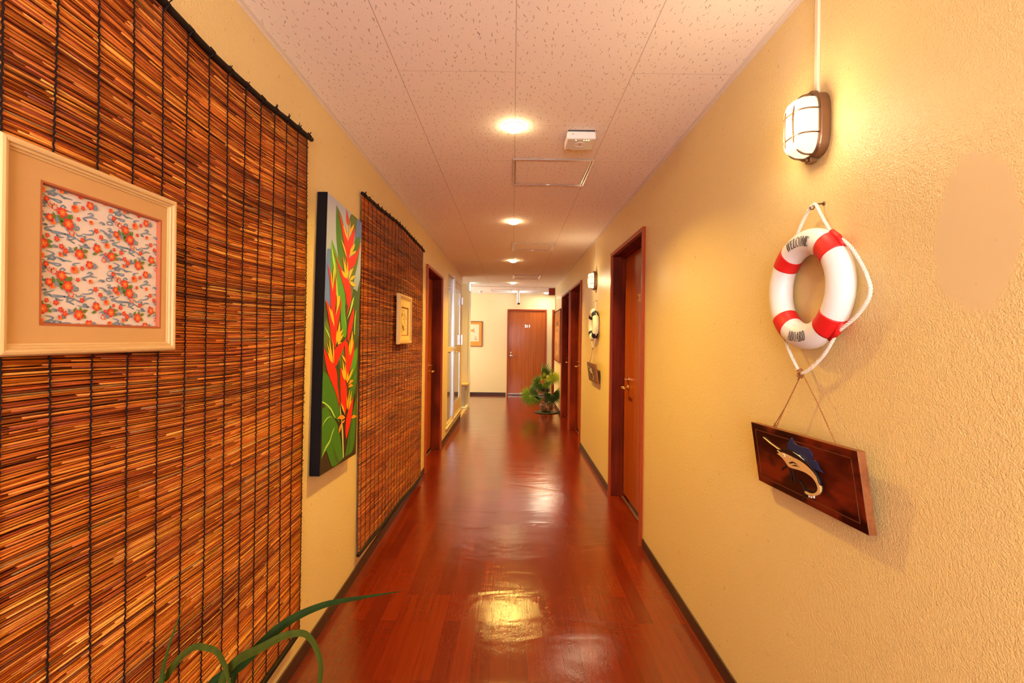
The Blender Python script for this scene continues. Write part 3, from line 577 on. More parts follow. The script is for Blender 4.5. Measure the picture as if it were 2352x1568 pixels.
def reed_screen(y0,y1,zt,zb0,zb1,label,seed,tonek,top_curve,first_cord,red=1.0,cordr=.0017):
    rr=random.Random(seed)
    t=thing('reed_screen',label,'reed screen',(-W,(y0+y1)/2,0),'dark reed screens hung on the left wall')
    yc=(y0+y1)/2
    off=lambda y,z: .014+.004*math.sin(y*3.1+z*1.3)+.003*math.sin(y*7+z*2.2+seed)
    b=MB(); pitch=.0045; n=int((zt-min(zb0,zb1))/pitch)
    for i in range(n):  # flat darker reeds of the back layer close the gaps
        u=(i+.5)/n; b.col=(.24*tonek,.045*tonek,.008)
        rings=[]
        for k in range(9):
            q=k/8; yy=y0+(y1-y0)*q; ztop=zt+top_curve(q); z=ztop+(zb0+(zb1-zb0)*q-ztop)*u
            x=off(yy,z)-.0030; r=.0022
            rings.append([(x,yy-yc,z-r),(x+r,yy-yc,z),(x,yy-yc,z+r)])
        b.ring_loft(rings)
    for i in range(n):
        u=i/(n-1)
        a=y0+rr.uniform(-.011,.011); e=y1+rr.uniform(-.014,.010); y=a
        band=.92+.30*abs(math.sin(i*.045+seed))*rr.uniform(.7,1.1)
        while y<e-.01:
            L_=rr.choice((rr.uniform(.06,.3),rr.uniform(.25,.8))); y2=min(e,y+L_)
            if e-y2<.04: y2=e
            r=rr.uniform(.0017,.0024); xj=rr.uniform(-.0012,.0012); zj=rr.uniform(-.0008,.0008); sl=rr.uniform(-.0012,.0012)
            b.col=tone(rr,tonek*band); b.col=(b.col[0],b.col[1]*red,b.col[2]*red)
            m=max(1,int((y2-y)/.18)); rings=[]
            for k in range(m+1):
                yy=y+(y2-y)*k/m
                q=(yy-y0)/(y1-y0); ztop=zt+top_curve(q); zbot=zb0+(zb1-zb0)*q
                z=ztop+(zbot-ztop)*u+zj+sl*(k/m)+.0016*math.sin(yy*9+i*.05)
                x=off(yy,z)+xj
                rings.append([(x+r*math.cos(PI*j/3),yy-yc,z+r*math.sin(PI*j/3)) for j in range(6)])
            b.ring_loft(rings); y=y2
    b.build('reeds',M['reed'],t,True,True)
    tp=lambda y:(off(y,zt)+.004, y-yc, zt+top_curve((y-y0)/(y1-y0)))
    b=MB(); ys=[y0-.02+(y1-y0+.045)*k/30 for k in range(31)]
    b.tube([(tp(y)[0]+.003,tp(y)[1],tp(y)[2]+.004+.0015*math.sin(y*23)) for y in ys],.0095,8)
    b.build('top_pole',M['pole'],t,True)
    b=MB(); b.tube([(off(y,zb0)+.006,y-yc,zb0+(zb1-zb0)*(y-y0)/(y1-y0)-.004) for y in ys if y<y1+.012],.0105,8)
    b.build('bottom_pole',M['pole'],t,True)
    y=first_cord
    while y<y1-.005:
        b=MB(); q=(y-y0)/(y1-y0); zz=zt+top_curve(q); zb=zb0+(zb1-zb0)*q; pts=[]; k=0; z=zz+.012
        ph=rr.uniform(0,6)
        while z>zb-.006:
            pts.append((off(y,z)+.0036+(.0012 if k%2 else -.0003), y-yc+.0024*math.sin(z*6+ph)+(.0005 if k%2 else -.0005), z)); z-=.0075; k+=1
        b.tube(pts,cordr,5)
        # loose knot over the pole
        for _ in range(rr.choice((0,1,2,2))):
            a0=rr.uniform(-.012,.012)
            b.tube([(tp(y)[0]+.012,y-yc,zz+.004),(tp(y)[0]+.008,y-yc+a0*.6,zz+.015),(tp(y)[0]+.012,y-yc+a0,zz+.018+rr.uniform(0,.008))],.0017,4)
        b.tube([(off(y,zz)-.004,y-yc,zz+.004),(off(y,zz)+.008,y-yc,zz+.0175),(off(y,zz)+.0195,y-yc,zz+.004),(off(y,zz)+.008,y-yc,zz-.008)],.0028,5)
        b.build('warp_cord',M['cord'],t)
        y+=.0855
    return t
reed_screen(.09,1.893,2.125,.150,.158,'large reed screen nearest the viewer behind the floral cloth frame',3,.97,lambda q:.012-.030*math.sin(PI*min(1,max(0,(q-.45)/.55))) ,.174)
reed_screen(2.605,4.372,2.125,.135,.052,'second reed screen between the heliconia canvas and the left door',11,.80,lambda q:.0+.02*math.sin(PI*q)+.012*q,2.63,.80,.0014)

# ================================================================ framed cloth on the near screen
M['pine']=wood_material('pale_pine_moulding',(.60,.37,.15),(.72,.48,.22),.4,1,.8); M['pinez']=wood_material('pale_pine_upright',(.60,.37,.15),(.72,.48,.22),.4,2,.8)
M['mat']=nmat('ochre_mount_board',(.58,.32,.115),.75); M['bevelred']=nmat('terracotta_mount_edge',(.42,.10,.03),.5)
def picture_frame(name,label,cat,y0,y1,z0,z1,x_wall,x_front,mw,ym0,ym1,zm0,zm1,cloth,rot=0,group=None):
    """framed picture on the left wall"""
    yc,zc=(y0+y1)/2,(z0+z1)/2; t=thing(name,label,cat,(-W+x_wall,yc,zc),group,(rot,0,0))
    D=x_front-x_wall; hy,hz=(y1-y0)/2,(z1-z0)/2
    b=MB()
    prof=[(0,0),(0,D*.72),(.15,D*.95),(.35,D),(.55,D*.96),(.62,D*.80),(.80,D*.80),(.86,D*.66),(1,D*.62),(1,0)]
    rings=[]
    for u,d in prof:
        o=mw*u; rings.append([(d,-hy+o,-hz+o),(d,hy-o,-hz+o),(d,hy-o,hz-o),(d,-hy+o,hz-o)])
    n=4; base=b.add([p for r in rings for p in r]); m=len(rings)
    for k in range(m-1):
        for i in range(4):
            j=(i+1)%4; b.cur=0 if i in(0,2) else 1; b.face((base+k*4+i,base+k*4+j,base+(k+1)*4+j,base+(k+1)*4+i))
    b.build('frame',[M['pine'],M['pinez']],t,False,True)
    # mount board with its window
    a0,a1,c0,c1=ym0-yc,ym1-yc,zm0-zc,zm1-zc; X=D*.55; iy,iz=hy-mw*.9,hz-mw*.9
    b=MB(); q=b.add([(X,-iy,-iz),(X,iy,-iz),(X,iy,iz),(X,-iy,iz),(X,a0,c0),(X,a1,c0),(X,a1,c1),(X,a0,c1)])
    for i in range(4): j=(i+1)%4; b.face((q+i,q+j,q+4+j,q+4+i))
    b.build('mount',M['mat'],t)
    b=MB(); e=.0035; r1=[(X+.0006,a0-.002,c0-.002),(X+.0006,a1+.002,c0-.002),(X+.0006,a1+.002,c1+.002),(X+.0006,a0-.002,c1+.002)]
    r2=[(X+.0006,a0+e*.5,c0+e*.5),(X+.0006,a1-e*.5,c0+e*.5),(X+.0006,a1-e*.5,c1-e*.5),(X+.0006,a0+e*.5,c1-e*.5)]
    r3=[(X-.009,a0+e,c0+e),(X-.009,a1-e,c0+e),(X-.009,a1-e,c1-e),(X-.009,a0+e,c1-e)]
    b.ring_loft([r1,r2,r3],True,False); o=b.build('mount_edge',M['bevelred'],t)
    cloth(t,X-.008,a0,a1,c0,c1)
    return t
PAT={'r':nmat('cloth_red',(.62,.035,.012),.8),'o':nmat('cloth_orange',(.80,.17,.025),.8),'g':nmat('cloth_green',(.12,.19,.03),.8),'b':nmat('cloth_blue_grey',(.19,.25,.34),.8),'w':nmat('cloth_cream',(.72,.60,.52),.85),'y':nmat('cloth_yellow',(.85,.50,.12),.8)}
PK=list(PAT); PM=[PAT[k] for k in PK]
def clip_poly(p,a0,a1,c0,c1):
    def cl(pts,ins,inter):
        out=[]
        for i in range(len(pts)):
            A,B=pts[i-1],pts[i]
            if ins(B):
                if not ins(A): out.append(inter(A,B))
                out.append(B)
            elif ins(A): out.append(inter(A,B))
        return out
    for ax,val,sg in ((0,a0,1),(0,a1,-1),(1,c0,1),(1,c1,-1)):
        if len(p)<3: return []
        ins=lambda q:(q[ax]-val)*sg>=0
        inter=lambda A,B:tuple(A[k]+(B[k]-A[k])*((val-A[ax])/(B[ax]-A[ax])) for k in (0,1))
        p=cl(p,ins,inter)
    return p if len(p)>=3 else []
def bingata(t,X,a0,a1,c0,c1):
    b=MB(); b.cur=PK.index('w'); q=b.add([(X,a0,c0),(X,a1,c0),(X,a1,c1),(X,a0,c1)]); b.face((q,q+1,q+2,q+3))
    def poly(k,pts,lay):
        pts=clip_poly(pts,a0,a1,c0,c1)
        if not pts: return
        b.cur=PK.index(k); q=b.add([(X+.00011*lay,u,v) for u,v in pts]); b.face([q+i for i in range(len(pts))])
    def blossom(u,v,r,k,lay,n=5,ph=.3,notch=.72):
        pts=[]
        for i in range(n*4):
            a=ph+2*PI*i/(n*4); rad=r*(1 if i%4 in(1,2,3) else notch); pts.append((u+rad*math.cos(a),v+rad*math.sin(a)))
        poly(k,pts,lay)
    PY,PZ=.1395,.115
    for I in range(-1,3):
        for J in range(-1,3):
            du,dv=a0+I*PY,c1-J*PZ
            for s in CLOTH_SWIRLS:
                P=[(du+u/1000,dv+v/1000) for u,v in s]
                # smooth the stroke
                Q=[]
                for k in range(len(P)-1):
                    p0,p1,p2,p3=P[max(k-1,0)],P[k],P[k+1],P[min(k+2,len(P)-1)]
                    for h in range(4):
                        w=h/4; Q.append(tuple(.5*((2*p1[d])+(-p0[d]+p2[d])*w+(2*p0[d]-5*p1[d]+4*p2[d]-p3[d])*w*w+(-p0[d]+3*p1[d]-3*p2[d]+p3[d])*w**3) for d in(0,1)))
                Q.append(P[-1])
                L1,L2=[],[]
                for k in range(len(Q)):
                    (x0,y0),(x1,y1)=Q[max(k-1,0)],Q[min(k+1,len(Q)-1)]; d=math.hypot(x1-x0,y1-y0) or 1e-6
                    w0=.0005+.0011*math.sin(PI*k/(len(Q)-1))**.7; nx,ny=-(y1-y0)/d*w0,(x1-x0)/d*w0
                    L1.append((Q[k][0]-nx,Q[k][1]-ny)); L2.append((Q[k][0]+nx,Q[k][1]+ny))
                lay=1+.5*CLOTH_SWIRLS.index(s)
                for k in range(len(Q)-1): poly('b',[L1[k],L1[k+1],L2[k+1],L2[k]],lay+.12*(k%3))
            for it in CLOTH_MOTIFS:
                k,u,v,r=it[0],du+it[1]/1000,dv+it[2]/1000,it[3]*.000128; B0=17
                if k=='F':
                    blossom(u,v,r,'r',B0+5); blossom(u+.0004,v,r*.62,'o',B0+6,5,.9); blossom(u,v,r*.16,'y',B0+7,5)
                elif k=='f': blossom(u,v,r,'r',B0+5,5,.5,.55); blossom(u,v,r*.35,'o',B0+6)
                elif k=='h': blossom(u,v,r,'o',B0+5,4,.2,.8); blossom(u-r*.3,v+r*.2,r*.5,'r',B0+6)
                elif k=='s':
                    for q in range(7):
                        a=q*.9; blossom(u+r*.8*math.cos(a),v+r*.8*math.sin(a),r*.3,'o' if q%2 else 'r',B0+4,4)
                elif k=='l':
                    a=math.radians(it[4]); c,s_=math.cos(a),math.sin(a); r*=1.15
                    pts=[(-1,0),(-.5,.38),(0,.5),(.5,.34),(1,0),(.5,-.34),(0,-.5),(-.5,-.38)]
                    poly('g',[(u+r*(x*c-y*s_),v+r*(x*s_+y*c)) for x,y in pts],B0+3)
                elif k=='g': blossom(u,v,r,'b',B0+2,4,.7,.8)
    b.build('printed_cloth',PM,t)
picture_frame('framed_cloth','large pale wood frame with red-flowered cloth on the nearest reed screen','picture',.737,1.128,1.300,1.658,.024,.050,.021,.812,1.088,1.354,1.602,bingata)
M['paper']=nmat('yellowed_paper',(.80,.60,.28),.8); M['ink']=nmat('pale_brown_ink',(.55,.32,.10),.8)
def faded(t,X,a0,a1,c0,c1):
    b=MB(); b.box(X-.001,a0,c0,X,a1,c1); rr=random.Random(5); b.cur=1
    for _ in range(70):
        u,v=rr.uniform(a0+.03,a1-.03),rr.uniform(c0+.02,c1-.02); r=rr.uniform(.004,.014)
        q=b.add([(X+.0004,u+r*rr.uniform(.6,1)*math.cos(2*PI*k/7),v+r*rr.uniform(.6,1)*math.sin(2*PI*k/7)) for k in range(7)]); b.face([q+i for i in range(7)])
    b.build('faded_print',[M['paper'],M['ink']],t)
M_mat=M['mat']; M['mat']=M['paper2']=nmat('pale_yellow_mount',(.80,.56,.24),.75)
picture_frame('framed_print','small pale wood framed faded print on the second reed screen','picture',3.335,3.735,1.285,1.650,.030,.058,.035,3.43,3.65,1.35,1.56,faded)
M['mat']=M_mat

# ================================================================ heliconia canvas
CC={'bl':(.09,.18,.55),'dk':(.035,.055,.012),'br':(.028,.018,.008),'ol':(.085,.14,.02),'mg':(.035,.165,.012),'bg':(.065,.27,.018),'lg':(.35,.58,.10),'dg':(.04,.09,.012),'pl':(.55,.55,.22),'rd':(.66,.012,.005),'rd2':(.58,.008,.004),'yl':(.93,.42,.02),'or':(.88,.24,.012)}
def smooth_loop(P,m=3):
    n=len(P); Q=[]
    def tang(k):
        a,b,c=P[k-1],P[k%n],P[(k+1)%n]
        u=(b[0]-a[0],b[1]-a[1]); v=(c[0]-b[0],c[1]-b[1]); lu=math.hypot(*u) or 1e-9; lv=math.hypot(*v) or 1e-9
        if (u[0]*v[0]+u[1]*v[1])/(lu*lv)<.1: return None          # a pointed tip stays a corner
        return ((u[0]/lu+v[0]/lv)/2,(u[1]/lu+v[1]/lv)/2)
    for k in range(n):
        p,q=P[k],P[(k+1)%n]; L_=math.hypot(q[0]-p[0],q[1]-p[1]); d=((q[0]-p[0])/(L_ or 1),(q[1]-p[1])/(L_ or 1))
        t0=tang(k) or d; t1=tang((k+1)%n) or d
        for h in range(m):
            w=h/m; a=2*w**3-3*w*w+1; b=w**3-2*w*w+w; c=-2*w**3+3*w*w; e=w**3-w*w
            Q.append(tuple(a*p[i]+b*t0[i]*L_+c*q[i]+e*t1[i]*L_ for i in (0,1)))
    return Q
def canvas():
    t=thing('heliconia_canvas','tall narrow canvas of red heliconia flowers with black sides between the reed screens','painting',(-W,2.243,1.345),None,(-.042,0,0))
    hw,hh=.232,.612
    m=nmat('black_canvas_edge',(.007,.005,.006),.85,0,.15); b=MB(); b.box(.002,-hw,-hh,.046,hw,hh); bevel(b.build('stretched_canvas',m,t),.003)
    sky=nmat('painted_pale_sky',(.50,.52,.62),.6); g=G(sky); v=g.coords(); sp=g.n('ShaderNodeSeparateXYZ'); g.l(v,sp.inputs[0])
    g.l(g.ramp(g.math('ADD',g.math('MULTIPLY',sp.outputs[2],.8),g.math('ADD',.5,g.math('MULTIPLY',g.noise(v,6),.1))),[(.5,(.13,.22,.52)),(.85,(.36,.43,.62)),(1,(.42,.46,.62))]),g.b.inputs['Base Color'])
    mats=[sky]; idx={}
    for k,c in CC.items():
        mm=nmat('painted_'+{'bl':'blue','dk':'dark_green','br':'umber','ol':'olive','mg':'leaf_green','bg':'bright_green','lg':'lime_edge','dg':'deep_green','pl':'pale_stem','rd':'scarlet','rd2':'crimson','yl':'golden','or':'orange'}[k],c,.5)
        g=G(mm); v=g.coords(scale=(1,30,5)); n=g.noise(v,3,3)
        g.l(g.mix(g.math('MULTIPLY',n,.5),c,tuple(min(1,q*1.35) for q in c)),g.b.inputs['Base Color'])
        idx[k]=len(mats); mats.append(mm)
    b=MB(); q=b.add([(.0465,-hw+.002,-hh+.002),(.0465,hw-.001,-hh+.002),(.0465,hw-.001,hh-.002),(.0465,-hw+.002,hh-.002)]); b.face((q,q+1,q+2,q+3))
    for i,(k,p) in enumerate([('br',[(0,0),(1,0),(1,.50),(0,.52)])]+CANVAS_ART):
        b.cur=idx[k]; X=.0466+.00004*i
        pts=[]
        p=[(u*.464,v*1.224) for u,v in p]
        if i>0: p=smooth_loop(p,3)
        for u,v in [(min(1,max(0,a/.464)),min(1,max(0,c/1.224))) for a,c in p]:
            pts.append((X,-hw+.002+u*(2*hw-.003),-hh+.002+v*(2*hh-.004)))
        q=b.add(pts); b.face([q+j for j in range(len(pts))])
    b.build('painting',mats,t)
canvas()

# ================================================================ ring buoys
BUOYW=nmat('white_painted_foam',(.86,.84,.84),.38); g=G(BUOYW); v=g.coords(); g.l(g.mix(g.ramp(g.noise(v,9,5,.65),[(.63,(0,0,0)),(.8,(.5,.5,.5))]),(.86,.84,.84),(.62,.50,.36)),g.b.inputs['Base Color'])
M['rope']=nmat('white_cotton_rope',(.82,.76,.68),.8); M['twine']=nmat('brown_hemp_twine',(.36,.15,.04),.85)
M['redband']=nmat('red_cloth_band',(.70,.012,.012),.5); M['navy']=nmat('navy_band',(.010,.012,.035),.5); M['letter']=nmat('black_lettering',(.02,.012,.012),.6)
M['rust']=nmat('rusty_nail',(.20,.10,.05),.5,.7)
def twisted(b,pts,r,turn=.0075,strands=3,n=5):
    P=[Vector(p) for p in pts]; Q=[]
    for k in range(len(P)-1):
        p0,p1,p2,p3=P[max(k-1,0)],P[k],P[k+1],P[min(k+2,len(P)-1)]; m=max(2,int((p2-p1).length/.0022))
        for h in range(m):
            w=h/m; Q.append(.5*((2*p1)+(-p0+p2)*w+(2*p0-5*p1+4*p2-p3)*w*w+(-p0+3*p1-3*p2+p3)*w**3))
    Q.append(P[-1]); s=0; acc=[0]
    for k in range(1,len(Q)): s+=(Q[k]-Q[k-1]).length; acc.append(s)
    for st in range(strands):
        c=[]
        for k,p in enumerate(Q):
            t=(Q[min(k+1,len(Q)-1)]-Q[max(k-1,0)]).normalized(); a=t.cross(Vector((1,0,.13))).normalized(); d=t.cross(a)
            ph=acc[k]/turn*2*PI/strands+2*PI*st/strands
            c.append(p+(a*math.cos(ph)+d*math.sin(ph))*r*.52)
        b.tube(c,r*.56,n)
def letters(b,text,Rr,rt,rd,height,adv,bottom):
    """condensed serif capitals following the ring"""
    T=.30; t=.10   # thick and thin stroke widths (in glyph units, glyph 1 high and .62 wide)
    def st(x0,y0,x1,y1,w): # stroke as a quad with horizontal cut
        return [[(x0-w/2,y0),(x0+w/2,y0),(x1+w/2,y1),(x1-w/2,y1)]]
    def hb(x0,x1,y,w=.05): return [[(x0,y-w/2),(x1,y-w/2),(x1,y+w/2),(x0,y+w/2)]]
    def sf(x,y,w=.26): return hb(x-w/2,x+w/2,y,.045)
    def arc(cx,cy,rx,ry,a0,a1,wt,n=14,wv=.07):
        out=[]
        for i in range(n):
            A,B=[math.radians(a0+(a1-a0)*k/n) for k in(i,i+1)]
            def pt(a,s): 
                th=wv+(wt-wv)*abs(math.cos(a))**1.3
                return (cx+(rx-th*(0 if s else 1))*math.cos(a),cy+(ry-(wv if not s else 0))*math.sin(a))
            out.append([pt(A,1),pt(B,1),pt(B,0),pt(A,0)])
        return out
    GL={'L':st(.16,0,.16,1,.17)+sf(.16,1,.34)+hb(0,.56,.03)+[[(.46,.0),(.56,.0),(.58,.28),(.54,.28)]],
    'E':st(.16,0,.16,1,.17)+hb(0,.54,.97)+hb(0,.58,.03)+hb(.16,.42,.52)+[[(.46,.0),(.58,.0),(.60,.27),(.56,.27)],[(.46,1),(.54,1),(.56,.76),(.52,.76)],[(.39,.40),(.43,.40),(.43,.64),(.39,.64)]],
    'O':arc(.32,.5,.32,.52,0,360,.17,28),'C':arc(.34,.5,.33,.52,42,318,.17,22)+[[(.54,.62),(.60,.62),(.60,1.0),(.56,1.0)]],
    'W':st(.26,0,.08,1,.15)+st(.26,0,.44,1,.07)+st(.62,0,.46,1,.15)+st(.62,0,.80,1,.07)+sf(.08,1,.24)+sf(.44,1,.26)+sf(.82,1,.2),
    'M':st(.10,0,.10,1,.07)+st(.38,.05,.14,1,.15)+st(.38,.05,.62,1,.07)+st(.66,0,.66,1,.17)+sf(.10,0,.22)+sf(.66,0,.3)+sf(.08,1,.2)+sf(.68,1,.2),
    'A':st(.10,0,.32,1,.06)+st(.52,0,.32,1,.16)+hb(.17,.45,.34)+sf(.10,0,.22)+sf(.54,0,.26),
    'B':st(.14,0,.14,1,.17)+hb(0,.34,.97)+hb(0,.34,.03)+hb(.14,.34,.52)+arc(.32,.745,.24,.25,-90,90,.16,10)+arc(.34,.26,.27,.28,-90,90,.16,10),
    'R':st(.14,0,.14,1,.17)+sf(.14,0,.3)+hb(0,.34,.97)+hb(.14,.34,.50)+arc(.32,.735,.25,.26,-90,90,.16,10)+st(.54,0,.34,.5,.16)+sf(.58,.02,.16),
    'D':st(.14,0,.14,1,.17)+hb(0,.3,.97)+hb(0,.3,.03)+arc(.26,.5,.36,.52,-90,90,.17,16)}
    wd={'W':.92,'M':.80,'L':.64,'E':.66,'O':.68,'C':.70,'A':.68,'B':.64,'R':.68,'D':.68}
    tot=sum(wd[c] for c in text); x=-tot/2
    for ch in text:
        for quad in GL[ch]:
            K=7
            for kk in range(K):
              def lp(A,B,w): return (A[0]+(B[0]-A[0])*w,A[1]+(B[1]-A[1])*w)
              # slice the stroke so it lies on the round surface
              q0,q1,q2,q3=quad; sub=[lp(q0,q3,kk/K),lp(q1,q2,kk/K),lp(q1,q2,(kk+1)/K),lp(q0,q3,(kk+1)/K)]
              pts=[]
              for gx,gy in sub:
                s=(x+gx)*adv
                h=(gy-.5)*height
                if not bottom: a=PI/2 - s/Rr; rho=Rr+h
                else: a=-PI/2 + s/Rr; rho=Rr-h
                
                u=max(-.97,min(.97,(rho-Rr)/rt)); dep=rd*math.sqrt(1-u*u)+.0012
                pts.append((-dep,-rho*math.cos(a),rho*math.sin(a)))
              q=b.add(pts); b.face([q+i for i in range(len(pts))])
        x+=wd[ch]
def buoy(name,label,y,z,band,text,Rr=.131,rt=.036,rd=.031,grp=None,bulge=1.0):
    t=thing(name,label,'lifebuoy',(W-.036,y,z),grp)
    def tor(b,a0,a1,k,n,m=22,ex=0):
        rings=[]
        for i in range(n+1):
            a=a0+(a1-a0)*i/n
            rings.append([(-(rd+ex)*math.sin(2*PI*j/m),-(Rr+(rt+ex)*math.cos(2*PI*j/m))*math.cos(a),(Rr+(rt+ex)*math.cos(2*PI*j/m))*math.sin(a)) for j in range(m)])
        b.ring_loft(rings,True,ex>0)
    b=MB(); tor(b,0,2*PI,1,96); b.build('ring_body',BUOYW,t,True,True)
    for c in (45,135,225,315):
        b=MB(); h=math.radians(10.5); tor(b,math.radians(c)-h,math.radians(c)+h,1,12,22,.0013)
        for s in (1,): # rope sleeve bump on the outside
            a=math.radians(c); Ro=Rr+rt+.002; 
            b.tube([(.0,-Ro*math.cos(a-h),Ro*math.sin(a-h)),(0,-(Ro+.002)*math.cos(a),(Ro+.002)*math.sin(a)),(0,-Ro*math.cos(a+h),Ro*math.sin(a+h))],.0075,10)
        b.build('colour_band',band,t,True,True)
    if text:
        b=MB(); letters(b,'WELCOME',Rr+.001,rt,rd,.0265,.0200,False); b.build('welcome_lettering',M['letter'],t)
        b=MB(); letters(b,'ABOARD',Rr+.001,rt,rd,.0265,.0196,True); b.build('aboard_lettering',M['letter'],t)
    else:
        b=MB()
        for sgn in (1,-1):
            for k in range(7): b.box(-.0325,-.008+(k-3)*.009-.0,sgn*.131-.010,-.0318,-.003+(k-3)*.009,sgn*.131+.010)
    Ro=Rr+rt+.003; q=Ro*.7071; zt=.238
    b=MB(); hx=.010
    twisted(b,[(hx,.016,zt-.012),(hx+.002,.05,.197),(hx,.085,.150),(0,q,q)],.0048)
    twisted(b,[(hx,.014,zt-.010),(hx,-.012,zt-.004),(hx+.001,-.035,.200),(0,-q*.86,q*1.03)],.0048)
    twisted(b,[(0,-q,q),(.004,-.164,.082),(.008,-.164-.044*bulge,.010),(.006,-.164-.055*bulge,-.035),(.004,-.152-.032*bulge,-.080),(0,-q,-q)],.0048)
    twisted(b,[(0,q,q),(.012,.165,.075),(.016,.186,.0),(.014,.168,-.078),(0,q,-q)],.0048)
    twisted(b,[(0,q,-q),(.0,.075,-.185),(.0,.034,-.232)],.0048)
    twisted(b,[(0,-q,-q),(.0,-.070,-.180),(.0,-.010,-.222),(.0,.026,-.236)],.0048)
    rope_o=b.build('rope',M['rope'],t,True)
    b=MB(); rr=random.Random(2)
    for k in range(5):
        b.tube([(rr.uniform(-.006,.006),.030+.009*math.cos(a),-.236+.012*math.sin(a)+rr.uniform(-.002,.002)) for a in [i*PI/4+k for i in range(8)]],.0024,5)
    for k in range(4): b.tube([(0,.03,-.24),(rr.uniform(-.012,.004),.03+rr.uniform(-.012,.012),-.24+rr.uniform(-.022,.022))],.0016,4)
    b.build('knot',M['twine'],rope_o,True)
    return t
def hook(y,z,label):
    b=MB(); b.tube([(W,y,z+.012),(W-.022,y,z+.010),(W-.026,y,z+.004),(W-.030,y,z-.004),(W-.037,y,z-.005),(W-.040,y,z+.002)],.0021,8)
    b.lathe([(0,0),(.0055,0),(.0055,-.002),(0,-.002)],(W,y,z+.012),'x',12)
    tag(b.build('wall_hook',M['rust'],None,True,True),label,'hook')
buoy('ring_buoy','white ring buoy with red bands lettered WELCOME ABOARD',1.306,1.485,M['redband'],True)
hook(1.296,1.710,'small rusty hook holding the rope of the red-banded ring buoy')
buoy('ring_buoy','white ring buoy with navy blue bands under the second wall lamp',4.760,1.482,M['navy'],False,bulge=.3)
hook(4.756,1.715,'small rusty hook holding the rope of the navy-banded ring buoy')

# ================================================================ carved fish plaques
M['bark']=wood_material('lacquered_dark_board',(.075,.010,.004),(.17,.020,.006),.14,1,.7,.6,(.007,.002,.002))
M['edgewood']=wood_material('raw_brown_board_edge',(.20,.065,.022),(.32,.12,.04),.5,1,1)
FC={'bone':nmat('painted_bone',(.78,.50,.20),.3),'blk':nmat('painted_black',(.012,.010,.010),.22),'nav':nmat('painted_dark_blue',(.012,.030,.11),.3),'wht':nmat('painted_ivory_and_highlight',(.88,.80,.62),.3)}
def plaque(label,y,z,marlin,mats,tilt=.0375):
    t=thing('fish_plaque',label,'plaque',(W-.032,y,z),None,(-tilt,0,0))
    hw,hh,th=.240,.096,.020
    lean=.13
    mp=lambda s,v,d:(-d-math.sin(lean)*(v+hh)*1.0+.016+.0, -s, v)      # top stands off the wall, foot rests on it
    b=MB(); b.cur=0
    n=[(-hw,-hh),(hw,-hh),(hw,hh),(-hw,hh)]
    q=b.add([mp(s,v,0) for s,v in n]+[mp(s,v,th) for s,v in n])
    b.cur=1; b.face((q,q+1,q+2,q+3)); b.cur=0; b.face((q+7,q+6,q+5,q+4)); b.cur=1
    for i in range(4): j=(i+1)%4; b.face((q+j,q+i,q+4+i,q+4+j))
    bevel(b.build('board',[mats[0],mats[1]],t,False,True),.002)
    b=MB()  # routed border line
    w=.0012
    for (s0,v0,s1,v1) in ((-hw+.022,-hh+.019,hw-.022,-hh+.021),(-hw+.022,hh-.022,hw-.022,hh-.020),(-hw+.022,-hh+.019,-hw+.0245,hh-.020),(hw-.0245,-hh+.019,hw-.022,hh-.020)):
        q=b.add([mp(s0,v0,th+.0006),mp(s1,v0,th+.0006),mp(s1,v1,th+.0006),mp(s0,v1,th+.0006),mp(s0,v0,th-.002),mp(s1,v0,th-.002),mp(s1,v1,th-.002),mp(s0,v1,th-.002)])
        for f in ((3,2,1,0),(4,5,6,7),(0,1,5,4),(1,2,6,5),(2,3,7,6),(3,0,4,7)): b.face([q+i for i in f])
    b.build('routed_border',mats[2],t)
    names=list(FC); b=MB()
    for k,h,p in marlin:
        b.cur=names.index(k); P=[(s/1000,v/1000) for s,v in p]; n=len(P); hgt=h*.00062
        P=smooth_loop(P,2) if n>=6 else P; n=len(P)
        ar=sum(P[i-1][0]*P[i][1]-P[i][0]*P[i-1][1] for i in range(n))
        if ar<0: P=P[::-1]
        # inset edge for a rounded relief
        ins=[]
        for i in range(n):
            a,c,d=P[i-1],P[i],P[(i+1)%n]
            e1=(c[0]-a[0],c[1]-a[1]); e2=(d[0]-c[0],d[1]-c[1]); l1=math.hypot(*e1) or 1e-6; l2=math.hypot(*e2) or 1e-6
            nx=-(e1[1]/l1+e2[1]/l2); ny=(e1[0]/l1+e2[0]/l2); l=math.hypot(nx,ny) or 1e-6
            ins.append((c[0]+nx/l*.0011,c[1]+ny/l*.0011))
        q=b.add([mp(s,v,th-.001) for s,v in P]+[mp(s,v,th+hgt*.65) for s,v in P]+[mp(s,v,th+hgt) for s,v in ins])
        for L0 in (0,n):
            for i in range(n): j=(i+1)%n; b.face((q+L0+i,q+L0+j,q+L0+n+j,q+L0+n+i))
        b.face([q+2*n+i for i in range(n)])
    b.build('carved_sailfish',[FC[k] for k in names],t)
    # twine up to the knot on the buoy
    b=MB(); top=mp(0,hh,.008)[0]
    kx,kz=.0,.262
    for s0,ds in ((-.115,.0),(-.135,.004)):
        twisted(b,[(top,-(-.12)+ds*3 if ds else .116,hh-.004),(top*.5,.07,hh+.075),(kx-.004,.006,kz)],.0019,.009,2,4)
    twisted(b,[(top,-.155,hh-.004),(top*.6,-.08,hh+.085),(kx-.004,-.004,kz)],.0017,.009,2,4)
    for k in range(4):
        b.tube([(top,.118,hh+.002),(top-.004+.003*k,.118+(k-1.5)*.008,hh+.012)],.0013,4)
    b.build('hanging_twine',M['twine'],t)
    return t
